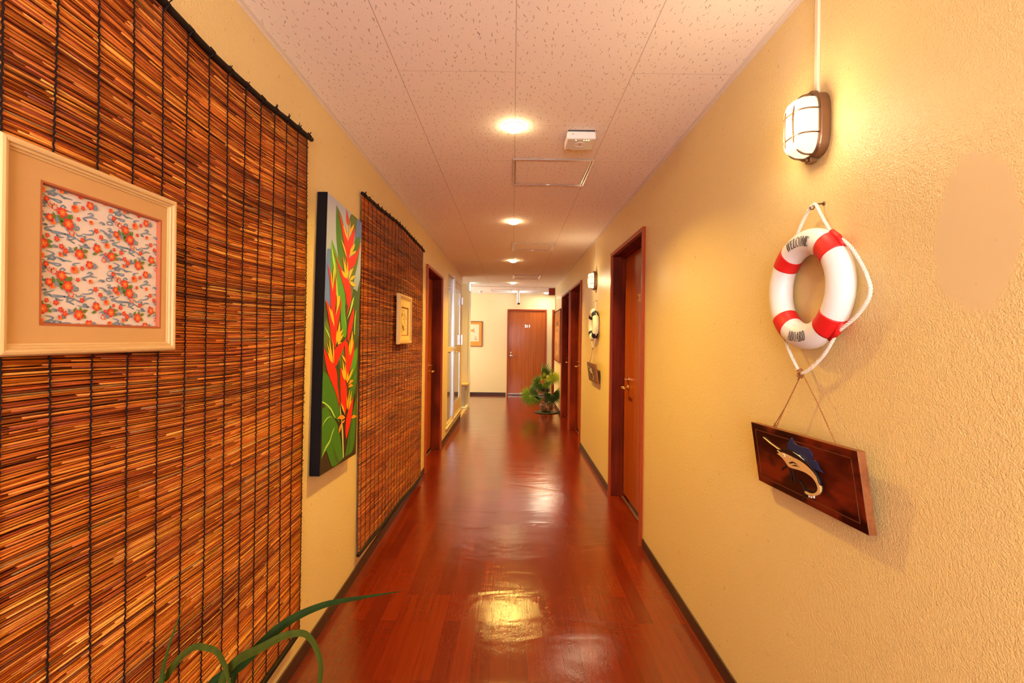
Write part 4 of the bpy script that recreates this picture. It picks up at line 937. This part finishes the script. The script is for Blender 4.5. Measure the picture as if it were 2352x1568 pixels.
plaque('dark lacquered board carved with a blue-finned sailfish below the red-banded ring buoy',1.316,.984,SAILFISH,(M['bark'],M['edgewood'],nmat('worn_gold_line',(.15,.045,.016),.35)))
small=[(k,max(2,h-2),[(s,v) for s,v in p]) for k,h,p in SAILFISH if k!='nav']
plaque('brown carved fish board hanging below the navy-banded ring buoy',4.760,1.000,small,(wood_material('dull_brown_board',(.10,.035,.016),(.19,.07,.03),.45,1,.7),M['edgewood'],nmat('dull_gold_line',(.28,.14,.06),.5)),.0)

# ================================================================ bulkhead wall lamps
M['bronze']=nmat('bronze_lamp_body',(.24,.13,.07),.38,.75)
M['lampglass']=nmat('lit_ribbed_glass',(.45,.38,.24),.3,0,.5,(1,.84,.50),LAMP_GLASS)
g=G(M['lampglass']); v=g.coords(); wv=g.n('ShaderNodeTexWave',wave_type='BANDS',bands_direction='Z'); wv.inputs['Scale'].default_value=55; g.l(v,wv.inputs[0]); g.bump(wv.outputs['Fac'],.4,.002)
lw=g.n('ShaderNodeMapRange'); lw.inputs[3].default_value=LAMP_GLASS*.82; lw.inputs[4].default_value=LAMP_GLASS*1.08; g.l(wv.outputs['Fac'],lw.inputs[0]); g.l(lw.outputs[0],g.b.inputs['Emission Strength'])
def sup(hy,hz,x,n=40,p=3.2):
    out=[]
    for k in range(n):
        a=2*PI*k/n; c,s=math.cos(a),math.sin(a)
        # stadium-like outline
        out.append((x,hy*math.copysign(abs(c)**(2/p),c),hz*math.copysign(abs(s)**(2/p),s)))
    return out
def wall_lamp(y,z,label):
    t=thing('bulkhead_lamp',label,'wall lamp',(W+.002,y,z),'caged bulkhead lamps on the right wall')
    hy,hz=.056,.090
    b=MB(); b.ring_loft([sup(hy*.96,hz*.97,0),sup(hy,hz,-.004),sup(hy,hz,-.026),sup(hy*.97,hz*.975,-.030),sup(hy*.86,hz*.92,-.031)]); 
    bevel(b.build('housing',M['bronze'],t,False,True),.001)
    for s in (1,-1):
        b=MB()
        b.box(-.030,-.013,s*hz-.006 if s>0 else s*hz-.009,-.010,.013,s*hz+.009 if s>0 else s*hz+.006)
        b.lathe([(0,0),(.0045,0),(.0045,-.006),(0,-.006)],(-.030,0,s*(hz+.002)),'x',10)
        bevel(b.build('screw_lug',M['bronze'],t,False,True),.002)
    b=MB(); R2=[sup(hy*.84,hz*.905,-.026)]
    for k in range(1,8):
        a=k/7*PI/2; R2.append(sup(hy*.84*(.66+.34*math.cos(a)),hz*.905*(.78+.22*math.cos(a)),-.028-.054*math.sin(a)))
    b.ring_loft(R2); b.build('glass_cover',M['lampglass'],t,True,True)
    b=MB(); r=.0021
    def prof(k,lat): # point on cage, k in -1..1 along axis
        a=k*PI/2; return math.cos(a),math.sin(a)
    for yy in (-.020,.020):  # two upright hoops
        pts=[]
        for i in range(25):
            a=-PI/2+PI*i/24; c=abs(math.cos(a))**.55; s=math.copysign(abs(math.sin(a))**.8,a)
            pts.append((-.028-.058*c,yy*(1.0-.0*c),hz*.92*s))
        b.tube(pts,.0026,6)
    for zz in (-.033,.033):
        pts=[]
        for i in range(21):
            a=-PI/2+PI*i/20; c=abs(math.cos(a))**.5; s=math.copysign(abs(math.sin(a))**.8,a)
            pts.append((-.028-.057*c,hy*.93*s,zz))
        b.tube(pts,r*.9,6)
    q=sup(hy*.92,hz*.95,-.031)+[sup(hy*.92,hz*.95,-.031)[0]]; b.tube(q,.0026,6)
    b.build('wire_cage',M['bronze'],t,True,True)
    return t
wl=wall_lamp(1.326,1.944,'lit bronze caged bulkhead lamp above the red-banded ring buoy')
dup(wl,(W+.002,4.835,1.940),'lit bronze caged bulkhead lamp above the navy-banded ring buoy')
def conduit(y,z0,label):
    t=MB(); t.box(W-.009,y-.0075,z0,W,y+.0075,CH); o=bevel(t.build('cable_conduit',M['conduit']),.002); tag(o,label,'cable cover','cable covers above the wall lamps')
M['conduit']=nmat('cream_cable_cover',(.78,.66,.50),.4)
conduit(1.326,2.037,'thin cream cable cover running up from the nearest wall lamp')
conduit(4.835,2.033,'thin cream cable cover running up from the second wall lamp')

# ================================================================ ceiling things
M['lens']=nmat('lit_frosted_lens',(.9,.85,.7),.4,0,.5,(1,.74,.36),LENS)
M['lensc']=nmat('lit_cool_lens',(.9,.9,.9),.4,0,.5,(1,.80,.50),LENS*.35)
def downlight(x,y,label,r=.048,mat='lens'):
    t=thing('downlight',label,'ceiling light',(x,y,CH),'round ceiling downlights')
    b=MB(); b.lathe([(r*.94,-.001),(r*1.10,-.001),(r*1.12,-.004),(r*1.0,-.007),(r*.94,-.005)],n=32)
    rings=None
    b2=MB(); 
    pr=[(r*1.09,0),(r*1.09,-.0015),(r*1.06,-.003),(r*.99,-.003),(r*.99,0)]
    rr=[[(a*math.cos(2*PI*k/32),a*math.sin(2*PI*k/32),h) for k in range(32)] for a,h in pr]
    b2.ring_loft(rr,True,False); ring_o=b2.build('trim_ring',M['white'],t,True,True)
    b=MB(); pr=[(r*1.04*math.cos(a),-.0015-.026*math.sin(a)) for a in [PI/2*k/7 for k in range(7)]]
    rr=[[(a*math.cos(2*PI*k/32),a*math.sin(2*PI*k/32),h) for k in range(32)] for a,h in pr]
    b.ring_loft(rr,True,True); b.build('lens',M[mat],ring_o,True,True)
    return t
dl=downlight(-.004,2.285,'lit round downlight in the ceiling nearest the viewer')
dup(dl,(-.004,4.147,CH),'lit round downlight between the first and second ceiling hatches')
dup(dl,(-.004,6.245,CH),'lit round downlight just beyond the second ceiling hatch')
dup(dl,(-.004,8.75,CH),'lit round downlight just beyond the third ceiling hatch')
downlight(.757,10.6,'lit round downlight beside the dark red speaker box',.05,'lensc')

def hatch(x0,x1,y0,y1,label):
    t=thing('ceiling_hatch',label,'access hatch',((x0+x1)/2,(y0+y1)/2,CH),'square access hatches in the ceiling')
    hx,hy=(x1-x0)/2,(y1-y0)/2
    def fr(w0,w1,za,zb):
        b=MB(); 
        o,i=w0,w1
        b.box(-hx+o,-hy+o,za,hx-o,-hy+i,zb); b.box(-hx+o,hy-i,za,hx-o,hy-o,zb); b.box(-hx+o,-hy+i,za,-hx+i,hy-i,zb); b.box(hx-i,-hy+i,za,hx-o,hy-i,zb); return b
    fo=bevel(fr(0,.0125,-.009,0).build('outer_frame',M['alu2'],t),.004,1)
    fr(.0125,.0145,-.002,-.0005).build('shadow_gap',M['alud'],t)
    bevel(fr(.0145,.0255,-.007,-.0005).build('inner_frame',M['alu2'],t),.003,1)
    b=MB(); b.box(-hx+.0255,-hy+.0255,-.0025,hx-.0255,hy-.0255,-.0005); b.build('panel',M['panel'],t)
    b=MB(); b.box(-.012,-hy+.003-.0,-.008,.012,-hy+.018,-.005)
    for i,v in enumerate(b.v): b.v[i]=(v[0],-v[1],v[2])
    b.build('latch',M['steel'],fo,False,True)
M['alu2']=nmat('anodised_hatch_frame',(.84,.80,.80),.25,.7)
hatch(-.012,.462,2.69,3.15,'aluminium framed ceiling hatch nearest the viewer, beyond the white box')
hatch(-.012,.455,5.085,5.50,'aluminium framed ceiling hatch second from the viewer')
hatch(-.005,.455,7.67,8.16,'aluminium framed ceiling hatch third from the viewer')
hatch(-.48,-.02,10.05,10.42,'pale ceiling hatch beside the hanging light at the far end')

def router():
    t=thing('wireless_router','white square wireless box with indicator lights fixed under the ceiling','router',(.330,2.385,CH))
    M['routerw']=nmat('glossy_white_plastic',(.80,.76,.74),.3)
    b=MB(); b.box(-.066,-.066,-.006,.066,.060,0); b.build('mounting_plate',M['black'],t)
    b=MB(); b.box(-.072,-.072,-.046,.072,.072,-.006); cs=bevel(b.build('case',M['routerw'],t),.010,4)
    b=MB(); rr=[[(a*math.cos(2*PI*k/32),a*math.sin(2*PI*k/32)-.004,h) for k in range(32)] for a,h in ((.027,-.0455),(.0275,-.0475),(.0255,-.0475),(.025,-.0455))]
    b.ring_loft(rr,True,False); b.build('logo_ring',M['white'],t,True,True)
    b=MB(); b.box(-.004,-.016,-.0466,.000,.008,-.0458); b.box(.003,-.012,-.0466,.005,.006,-.0458); b.build('logo_mark',nmat('brown_print',(.30,.14,.06),.6),cs)
    lm=nmat('green_indicator',(.3,.9,.3),.4,0,.5,(.55,1,.35),6)
    for x in (-.026,.014,.026,.038):
        b=MB(); b.lathe([(0,-.0459),(.0022,-.0459),(.0022,-.0470),(0,-.0470)],(x,-.055,0),'z',10); b.build('indicator_light',lm,cs)
    b=MB(); b.lathe([(0,-.0455),(.009,-.0455),(.009,-.048),(.006,-.0485),(0,-.047)],(-.056,.054,0),'z',18); b.build('screw_cap',M['steel'],cs,True,True)
    b=MB(); b.box(-.046,-.0728,-.024,-.040,-.0718,-.021); b.build('reset_slot',M['black'],t)
router()
t=thing('speaker_box','dark red square speaker box at the far right ceiling corner','speaker',(.792,9.50,CH))
b=MB(); b.box(-.068,-.05,-.155,.060,.05,-.018); bevel(b.build('cabinet',nmat('dark_red_box',(.22,.018,.012),.45),t),.004)
b=MB(); b.box(-.072,-.054,-.018,.064,.054,-.0); bevel(b.build('mounting_plate',M['whitep'],t),.003)
b=MB(); b.box(-.060,-.0525,-.147,.052,-.0502,-.026); b.build('front_grille',nmat('dark_red_grille_cloth',(.25,.02,.012),.9),t)

M['exit']=nmat('lit_exit_panel',(.7,.9,.8),.4,0,.5,(.60,1.0,.80),EXIT)
M['exitw']=nmat('lit_white_panel',(.9,.95,.95),.4,0,.5,(.85,.97,1.0),EXIT)
t=thing('exit_sign','slim green-lit exit sign seen edge-on at the entrance corner','exit sign',(-.852,8.892,2.305))
b=MB(); b.box(0,-.10,-.085,.036,.10,.060); bevel(b.build('case',M['white'],t),.003)
b=MB(); b.box(.036,-.094,-.079,.0385,.094,.054); b.build('lit_face',M['exit'],t)
t=thing('hanging_light_sign','slim double-sided lit sign hanging edge-on from the far ceiling','exit sign',(.118,10.45,CH))
b=MB(); b.box(-.006,-.03,-.05,.006,.03,0); b.box(-.018,-.17,-.26,.018,.17,-.02); bevel(b.build('case',M['white'],t),.003)
for s in (1,-1):
    b=MB(); b.box(min(s*.018,s*.021),-.163,-.245,max(s*.018,s*.021),.163,-.035); b.build('lit_face',M['exitw'],t)
b=MB(); b.box(-.016,-.17,-.272,.038,.17,-.26); b.build('bottom_rail',M['jamb'],t)
t=thing('smoke_detector','small white ceiling detector near the far left of the end room','smoke detector',(-.725,10.38,CH))
b=MB(); b.lathe([(0,0),(.052,0),(.052,-.012),(.040,-.028),(.0,-.030)],n=24); b.build('housing',M['white'],t,True,True)
b=MB(); b.lathe([(0,-.0295),(.020,-.0295),(.018,-.046),(0,-.048)],n=16); b.build('sensor_head',M['steel'],t,True,True)

# ================================================================ pictures on the far walls
def fish_print():
    t=thing('framed_fish_print','brown framed fish print on an orange mount on the end wall','picture',(-1.03,BACK,1.425))
    hx,hz=.322,.296
    b=MB(); 
    for q in ((-hx,-hz,hx,-hz+.014),(-hx,hz-.014,hx,hz),(-hx,-hz+.014,-hx+.014,hz-.014),(hx-.014,-hz+.014,hx,hz-.014)): b.box(q[0],-.024,q[1],q[2],0,q[3])
    bevel(b.build('frame',nmat('dark_red_brown_frame',(.13,.014,.008),.35),t),.002)
    b=MB(); b.box(-hx+.014,-.014,-hz+.014,hx-.014,-.002,hz-.014); b.build('mount',nmat('orange_mount_board',(.82,.30,.045),.7),t)
    b=MB(); b.box(-.245,-.0155,-.175,.245,-.0141,.222); b.build('print_paper',nmat('cream_print_paper',(.85,.68,.48),.8),t)
    b=MB(); mp=lambda x,z,d:(x,-.0157-d,z)
    b.cur=0
    b.prism([(.155,.135),(.128,.090),(.155,.030),(.10,.045),(.03,.06),(-.08,.03),(-.19,.05),(-.215,.075),(-.19,.105),(-.08,.135),(.03,.095),(.10,.11)],0,.0005,mp)
    b.prism([(-.06,.135),(-.02,.17),(.02,.10)],0,.0006,mp)
    b.cur=1
    b.prism([(.150,.125),(.128,.090),(.148,.040),(.09,.06),(.05,.078),(.09,.098)],.0006,.001,mp)
    b.prism([(.165,-.045),(.145,-.085),(.185,-.088)],0,.0005,mp)
    rr=random.Random(4)
    for k in range(14):
        x=-.20+k*.026; b.box(x,-.0162,-.115+rr.uniform(-.008,.004),x+.010,-.0157,-.105+rr.uniform(-.004,.01))
        b.box(x,-.0162,-.142,x+.009,-.0157,-.136)
    b.cur=2; b.box(.150,-.0163,-.142,.172,-.0157,-.108); b.box(.178,-.0163,-.142,.200,-.0157,-.108)
    b.build('ink_drawing',[nmat('tan_ink',(.55,.40,.22),.8),nmat('ochre_ink',(.70,.32,.07),.8),nmat('stamp_red',(.75,.28,.16),.8)],t)
fish_print()
def panel():
    t=thing('carved_wooden_panel','large brown wooden picture panel on the right wall beyond the doors','picture',(W,8.75,1.390))
    hy,hz=.575,.475
    b=MB(); b.box(-.022,-hy,-hz,0,hy,hz); bevel(b.build('board',wood_material('warm_brown_board',(.26,.085,.022),(.40,.15,.04),.45,1,.6),t),.004)
    b=MB()
    for q in ((-hy,-hz,hy,-hz+.018),(-hy,hz-.018,hy,hz),(-hy,-hz+.018,-hy+.018,hz-.018),(hy-.018,-hz+.018,hy,hz-.018)): b.box(-.030,q[0],q[1],-.022,q[2],q[3])
    bevel(b.build('frame',M['jamb'],t),.002)
    b=MB(); rr=random.Random(8); b.cur=0
    mp=lambda y,z,d:(-.0225-d,-y,z)
    b.prism([(-.30,.17),(.30,.17),(.30,-.34),(-.30,-.34)],0,.0008,mp)
    b.cur=1
    for k in range(6):  # short line of script-like lettering
        x=-.20+k*.07
        b.prism([(x,.20),(x+.008,.20),(x+.018,.27),(x+.010,.27)],0,.001,mp); b.prism([(x+.012,.20),(x+.050,.205),(x+.048,.222),(x+.016,.215)],0,.001,mp)
    for k in range(9):
        cx,cz=rr.uniform(-.22,.22),rr.uniform(-.30,.12); r=rr.uniform(.03,.08)
        b.prism([(cx+r*rr.uniform(.5,1)*math.cos(2*PI*j/9),cz+r*rr.uniform(.5,1)*math.sin(2*PI*j/9)) for j in range(9)],.0008,.0018,mp)
    b.build('carved_scene',[nmat('lighter_brown_ground',(.46,.19,.055),.5),nmat('dark_brown_figures',(.16,.045,.015),.5)],t)
panel()

# ================================================================ entrance hall things
t=thing('shoe_cabinet','narrow grey cabinet with a light wood top on the white entrance step','cabinet',(-.985,8.80,.055))
b=MB(); b.box(-.13,-.10,0,.115,.16,.395); bevel(b.build('body',nmat('grey_melamine',(.46,.40,.40),.5),t),.003)
b=MB(); b.box(-.15,-.12,.395,.165,.18,.420); bevel(b.build('wooden_top',nmat('light_wood_top',(.80,.50,.16),.4),t),.004)
b=MB(); b.box(-.115,-.106,.02,.098,-.100,.375); cd=bevel(b.build('door',nmat('light_grey_door',(.50,.44,.44),.5),t),.002)
b=MB(); b.box(.075,-.116,.18,.083,-.106,.26); b.build('handle',M['steel'],cd)
b=MB(); b.box(-1.6,8.62,-.12,-.835,8.998,.055)
struct(bevel(b.build('trim_8',M['whitep']),.006),'low white step at the entrance partition','trim')
t=thing('white_vase','glossy white gourd-shaped vase beside the grey entrance cabinet','vase',(-1.02,8.62,-.12))
b=MB(); b.box(-.06,-.05,0,.06,.05,.10); bevel(b.build('stand',M['whitep'],t),.004)
b=MB(); b.lathe([(0,.10),(.030,.10),(.055,.135),(.050,.19),(.024,.25),(.017,.30),(.022,.315),(.0,.315)],n=24); b.build('body',nmat('glossy_white_glaze',(.88,.86,.82),.1),t,True,True)
t=thing('small_leafy_plant','tiny green potted plant on top of the grey entrance cabinet','plant',(-1.03,8.80,.475))
b=MB(); b.lathe([(0,0),(.026,0),(.034,.05),(.028,.05),(0,.042)],n=16); b.build('pot',nmat('terracotta_pot',(.35,.14,.06),.6),t,True,True)
M['leafs']=nmat('small_green_leaf',(.10,.22,.04),.45)
b=MB(); rr=random.Random(6)
for k in range(26):
    a=rr.uniform(0,6.28); e=rr.uniform(.3,1.2); L_=rr.uniform(.04,.085); p0=Vector((0,0,.045)); d=Vector((math.cos(a)*math.cos(e),math.sin(a)*math.cos(e),math.sin(e)))
    p1=p0+d*L_; sd=d.cross(Vector((0,0,1))).normalized()*.012
    q=b.add([p0,p1-d*.02+sd,p1+d*.012,p1-d*.02-sd]); b.face((q,q+1,q+2,q+3))
b.build('foliage',M['leafs'],t)

# ================================================================ fan palm
def palm():
    t=thing('potted_fan_palm','fan palm in a round clay pot at the foot of the right wall','plant',(.63,8.50,0))
    b=MB(); b.lathe([(0,0),(.20,0),(.215,.012),(.205,.016),(.10,.012),(0,.012)],n=40); b.build('saucer',nmat('dark_green_tray',(.03,.055,.018),.4),t,True,True)
    pm=nmat('mottled_clay_pot',(.28,.11,.05),.35); g=G(pm); v=g.coords(); g.l(g.ramp(g.noise(v,14,3),[(.4,(.30,.11,.045)),(.5,(.10,.05,.03)),(.6,(.42,.24,.13))]),g.b.inputs['Base Color'])
    b=MB(); b.lathe([(0,.014),(.065,.014),(.10,.05),(.122,.11),(.118,.155),(.100,.175),(.108,.185),(.098,.187),(.092,.168),(0,.165)],n=32); b.build('pot',pm,t,True,True)
    b=MB(); b.lathe([(0,.160),(.093,.160),(.06,.172),(0,.176)],n=24); b.build('soil',nmat('dark_soil',(.05,.025,.015),.9),t,True,True)
    b=MB(); b.tube([(0,0,.16),(.004,.0,.28),(-.004,.01,.40),(-.012,.0,.52),(-.02,0,.60)],[.034,.030,.028,.024,.014],10); 
    rr=random.Random(3)
    for k in range(22):
        a=rr.uniform(0,6.28); z=rr.uniform(.2,.55); b.tube([(.02*math.cos(a),.02*math.sin(a),z),(.045*math.cos(a),.045*math.sin(a),z+.05)],[.010,.002],5)
    b.build('trunk',nmat('fibrous_dark_trunk',(.08,.035,.018),.85),t,True,True)
    gd=lambda nm,c:nmat(nm,tuple(min(1,q*1.35) for q in c),.45,0,.3)
    G1=gd('bright_palm_green',(.19,.34,.045)); G2=gd('dark_palm_green',(.035,.075,.022)); G3=gd('mid_palm_green',(.085,.16,.035)); G4=gd('yellow_palm_green',(.34,.42,.05)); G5=gd('blue_palm_green',(.05,.12,.06))
    # hub (x,y,z), pointing direction, facing normal, radius, spread, material
    fans=[((-.285,-.10,.315),(-.85,-.15,-.75),(.05,-1,.25),.205,215,G1),
          ((.095,-.13,.340),(.25,-.2,-1),(-.1,-1,.2),.195,250,G2),
          ((-.125,-.02,.545),(-.95,0,-.25),(.1,-1,.3),.165,250,G3),
          ((-.095,.03,.640),(.62,.1,.78),(.3,-1,.1),.265,75,G3),
          ((.105,.00,.645),(.95,-.1,-.30),(-.1,-.85,.6),.165,190,G4),
          ((.02,-.04,.655),(.3,-.1,-.2),(.1,-.9,.6),.120,200,G4),
          ((-.030,.02,.610),(-.3,-.3,.5),(.1,-.8,.6),.120,150,G4),
          ((-.020,-.06,.560),(.45,-.2,-.9),(-.3,-1,.2),.135,150,G1),
          ((-.190,.05,.400),(-.6,.2,-.3),(.2,-1,.5),.175,200,G3),
          ((-.040,.12,.400),(.1,.3,.4),(.1,-1,.4),.160,200,G3),
          ((-.205,-.05,.300),(.45,-.1,-1),(-.75,-1,.1),.165,120,G5),
          ((-.070,.04,.470),(-.2,.1,-1),(-.1,-1,.2),.150,170,G2)]
    for (hx,hy,hz),d,nrm,r,spread,mat in fans:
        d=Vector(d).normalized(); nv=Vector(nrm).normalized(); nv=(nv-d*nv.dot(d)).normalized(); sd=d.cross(nv).normalized(); h=Vector((hx,hy,hz))
        r*=1.14; b=MB(); n=max(9,int(spread/9.0)); rr=random.Random(int(r*1000)+int(hx*100))
        st=math.radians(spread)/n
        for i in range(n):
            a=math.radians(-spread/2)+st*(i+.5); L_=r*(1-.22*abs(a/ (PI))**1.2)*rr.uniform(.93,1.05)
            fold=.010; 
            def pt(ang,rad,lift=0): 
                droop=.10*(rad/r)**2*r
                return h+(d*math.cos(ang)+sd*math.sin(ang))*rad+nv*(lift-droop)
            mid=.56*L_
            rid=[pt(a,0),pt(a,mid*.5,.004),pt(a,mid,.006),pt(a,L_*.78,.002),pt(a+rr.uniform(-.02,.02),L_,-.01)]
            lf=[pt(a,0),pt(a-st*.5,mid*.5,-.003),pt(a-st*.5,mid,-.004),pt(a-st*.21,L_*.78,-.003)]
            rt=[pt(a,0),pt(a+st*.5,mid*.5,-.003),pt(a+st*.5,mid,-.004),pt(a+st*.21,L_*.78,-.003)]
            q=b.add(rid+lf[1:]+rt[1:])
            for (A,o) in ((5,0),(8,1)):
                e=[q,q+A,q+A+1,q+A+2]
                b.face((q,q+1,e[1])) if o else b.face((q,e[1],q+1))
                for k in (1,2):
                    b.face((q+k,q+k+1,e[k+1],e[k]))
                b.face((q+3,q+4,e[3]))
        st0=Vector((-.01,.0,min(.55,max(.2,hz-.12)))); mid=(st0+h)/2+Vector((0,0,.05))
        b.tube([st0,mid,h],[.005,.004,.0035],6)
        b.build('fan_frond',mat,t,True)
palm()

# ================================================================ strap-leaved plant in the foreground
def strap():
    t=thing('strap_leaved_plant','potted plant with long arching green strap leaves at the lower left foreground','plant',(-.60,.98,0))
    b=MB(); b.lathe([(0,0),(.095,0),(.13,.20),(.135,.215),(.122,.215),(.115,.19),(0,.185)],n=32); b.build('pot',nmat('dark_glazed_pot',(.06,.03,.02),.3),t,True,True)
    b=MB(); b.lathe([(0,.18),(.116,.186),(.06,.198),(0,.20)],n=24); b.build('soil',nmat('potting_soil',(.05,.028,.018),.9),t,True,True)
    GA=nmat('dark_strap_leaf',(.016,.034,.005),.7,0,.08); GB=nmat('olive_strap_leaf',(.050,.062,.006),.7,0,.08); GC=nmat('light_strap_leaf',(.040,.064,.008),.7,0,.08)
    for mm in (GA,GB,GC):
        g=G(mm); c=tuple(g.b.inputs['Base Color'].default_value)[:3]; nn=g.noise(g.coords(scale=(60,60,3)),1,2); g.l(g.mix(nn,tuple(q*.65 for q in c),tuple(q*1.4 for q in c)),g.b.inputs['Base Color'])
    LV=[([(-.60,.97,.19),(-.66,.98,.40),(-.647,1.0,.567),(-.582,1.03,.621),(-.511,1.06,.685),(-.435,1.09,.713),(-.353,1.12,.716),(-.262,1.15,.716)],[.012,.016,.018,.0175,.0145,.0105,.0055,.0004],GA),
        ([(-.59,.97,.19),(-.625,.99,.42),(-.615,1.0,.577),(-.585,1.0,.640),(-.528,1.0,.673),(-.486,1.01,.692),(-.453,1.02,.693),(-.436,1.025,.681),(-.422,1.03,.652),(-.412,1.03,.613),(-.418,1.03,.547),(-.43,1.03,.47)],[.010,.013,.014,.0135,.0125,.0110,.010,.0095,.009,.0085,.007,.001],GB),
        ([(-.62,.97,.19),(-.70,.95,.40),(-.705,.95,.613),(-.690,.95,.648),(-.669,.95,.680),(-.645,.96,.699),(-.625,.97,.692),(-.607,.975,.681),(-.594,.98,.652),(-.585,.98,.620),(-.570,.985,.56)],[.010,.012,.0115,.0105,.010,.0095,.009,.009,.008,.006,.001],GB),
        ([(-.62,.95,.19),(-.695,.93,.45),(-.687,.93,.646),(-.677,.93,.707),(-.669,.94,.752),(-.654,.95,.804)],[.009,.010,.0075,.0045,.0025,.0003],GC),
        ([(-.58,.98,.19),(-.60,1.0,.42),(-.545,1.03,.52),(-.47,1.06,.54),(-.40,1.08,.50)],[.010,.012,.012,.009,.001],GC),
        ([(-.60,1.0,.19),(-.64,1.05,.40),(-.66,1.13,.52),(-.69,1.20,.50)],[.010,.012,.010,.001],GA),
        ([(-.61,.95,.19),(-.66,.88,.38),(-.69,.78,.50),(-.70,.66,.48)],[.010,.012,.010,.001],GA),
        ([(-.60,.96,.19),(-.56,.90,.36),(-.50,.82,.46),(-.44,.74,.42)],[.010,.012,.010,.001],GB)]
    for pts,w,mat in LV:
        P=[Vector(p)-Vector((-.60,.98,0)) for p in pts]; Q=[]; Wd=[]
        for k in range(len(P)-1):
            p0,p1,p2,p3=P[max(k-1,0)],P[k],P[k+1],P[min(k+2,len(P)-1)]
            for h in range(6):
                u=h/6; Q.append(.5*((2*p1)+(-p0+p2)*u+(2*p0-5*p1+4*p2-p3)*u*u+(-p0+3*p1-3*p2+p3)*u**3)); Wd.append(w[k]+(w[k+1]-w[k])*u)
        Q.append(P[-1]); Wd.append(w[-1]); b=MB(); rows=[]
        for k,p in enumerate(Q):
            tg=(Q[min(k+1,len(Q)-1)]-Q[max(k-1,0)]).normalized(); view=(Vector((0,-1,.55))).normalized()
            sd=tg.cross(view).normalized(); nn=sd.cross(tg).normalized(); hw=Wd[k]*.66
            rows.append([p-sd*hw+nn*hw*.2,p-nn*hw*.12,p+sd*hw+nn*hw*.2,p-nn*(hw*.12+.0006)])
        b.ring_loft(rows); b.build('strap_leaf',mat,t,False,True)
strap()

# ================================================================ light, camera, output
def area(name,loc,size,energy,color,rot=(0,0,0),shape='DISK',sy=None,spread=PI):
    l=bpy.data.lights.new(name,'AREA'); l.shape=shape; l.size=size; l.energy=energy; l.color=color; l.spread=spread
    if sy: l.size_y=sy
    o=bpy.data.objects.new(name,l); bpy.context.scene.collection.objects.link(o); o.location=loc; o.rotation_euler=rot; return o
for i,(y,k) in enumerate(zip((2.285,4.147,6.245,8.75),DLK)):
    area('downlight_beam',(-.004,y,CH-.032),.075,DOWN*k,DOWNC,spread=math.radians(BEAM))
area('downlight_beam',(.757,10.6,CH-.028),.08,DOWN*.30,(1,.82,.58))
area('downlight_beam',(-.004,-.2,CH-.03),.09,NEARDL,(1,.80,.52))
for y,z in ((1.326,1.944),(4.835,1.940)):
    l=bpy.data.lights.new('lamp_bulb','POINT'); l.energy=BULB; l.color=(1,.82,.5); l.shadow_soft_size=.03; l.specular_factor=.4
    o=bpy.data.objects.new('lamp_bulb',l); bpy.context.scene.collection.objects.link(o); o.location=(W-.15,y,z)
area('near_window_fill',(0,NEAR-.04,1.48),1.1,WIN,NEAR_FILLC,(PI/2+.3,0,0),'RECTANGLE',1.15)  # fill for the near end, added at the unseen window
area('hall_daylight',(-2.35,9.95,1.35),1.6,HALL,HALLC,(0,-PI/2,0),'RECTANGLE',1.6)
area('entrance_daylight',(-2.3,8.4,1.3),1.0,HALL*.35,(1,.95,.85),(0,-PI/2,0),'RECTANGLE',1.6)

w=bpy.data.worlds.new('world'); bpy.context.scene.world=w; w.use_nodes=True
w.node_tree.nodes['Background'].inputs[0].default_value=(1,.8,.6,1); w.node_tree.nodes['Background'].inputs[1].default_value=.15

cam=bpy.data.cameras.new('camera'); cam.sensor_width=36; cam.lens=36*1077/2352
cam.shift_y=-8/2352; cam.shift_x=-1/2352; cam.clip_start=.02
co=bpy.data.objects.new('camera',cam); bpy.context.scene.collection.objects.link(co)
co.location=(0,0,1.34)
co.matrix_world=Matrix.Translation((0,0,1.34))@Matrix.Rotation(PI/2,4,'X')@Matrix.Rotation(.012,4,'Z')
sc=bpy.context.scene; sc.camera=co
sc.view_settings.view_transform='Standard'; sc.view_settings.look='None'; sc.view_settings.gamma=1; sc.view_settings.exposure=EXPO
sc.view_settings.use_curve_mapping=False
sc.cycles.max_bounces=5; sc.cycles.diffuse_bounces=4; sc.cycles.glossy_bounces=3; sc.cycles.use_light_tree=False; sc.cycles.use_adaptive_sampling=True; sc.cycles.adaptive_threshold=.06; sc.cycles.sample_clamp_indirect=6; sc.cycles.use_denoising=True
sc.cycles.caustics_reflective=False; sc.cycles.caustics_refractive=False
for mm in bpy.data.materials:
    if mm.name.startswith(('green_indicator',)): mm.cycles.emission_sampling='NONE'
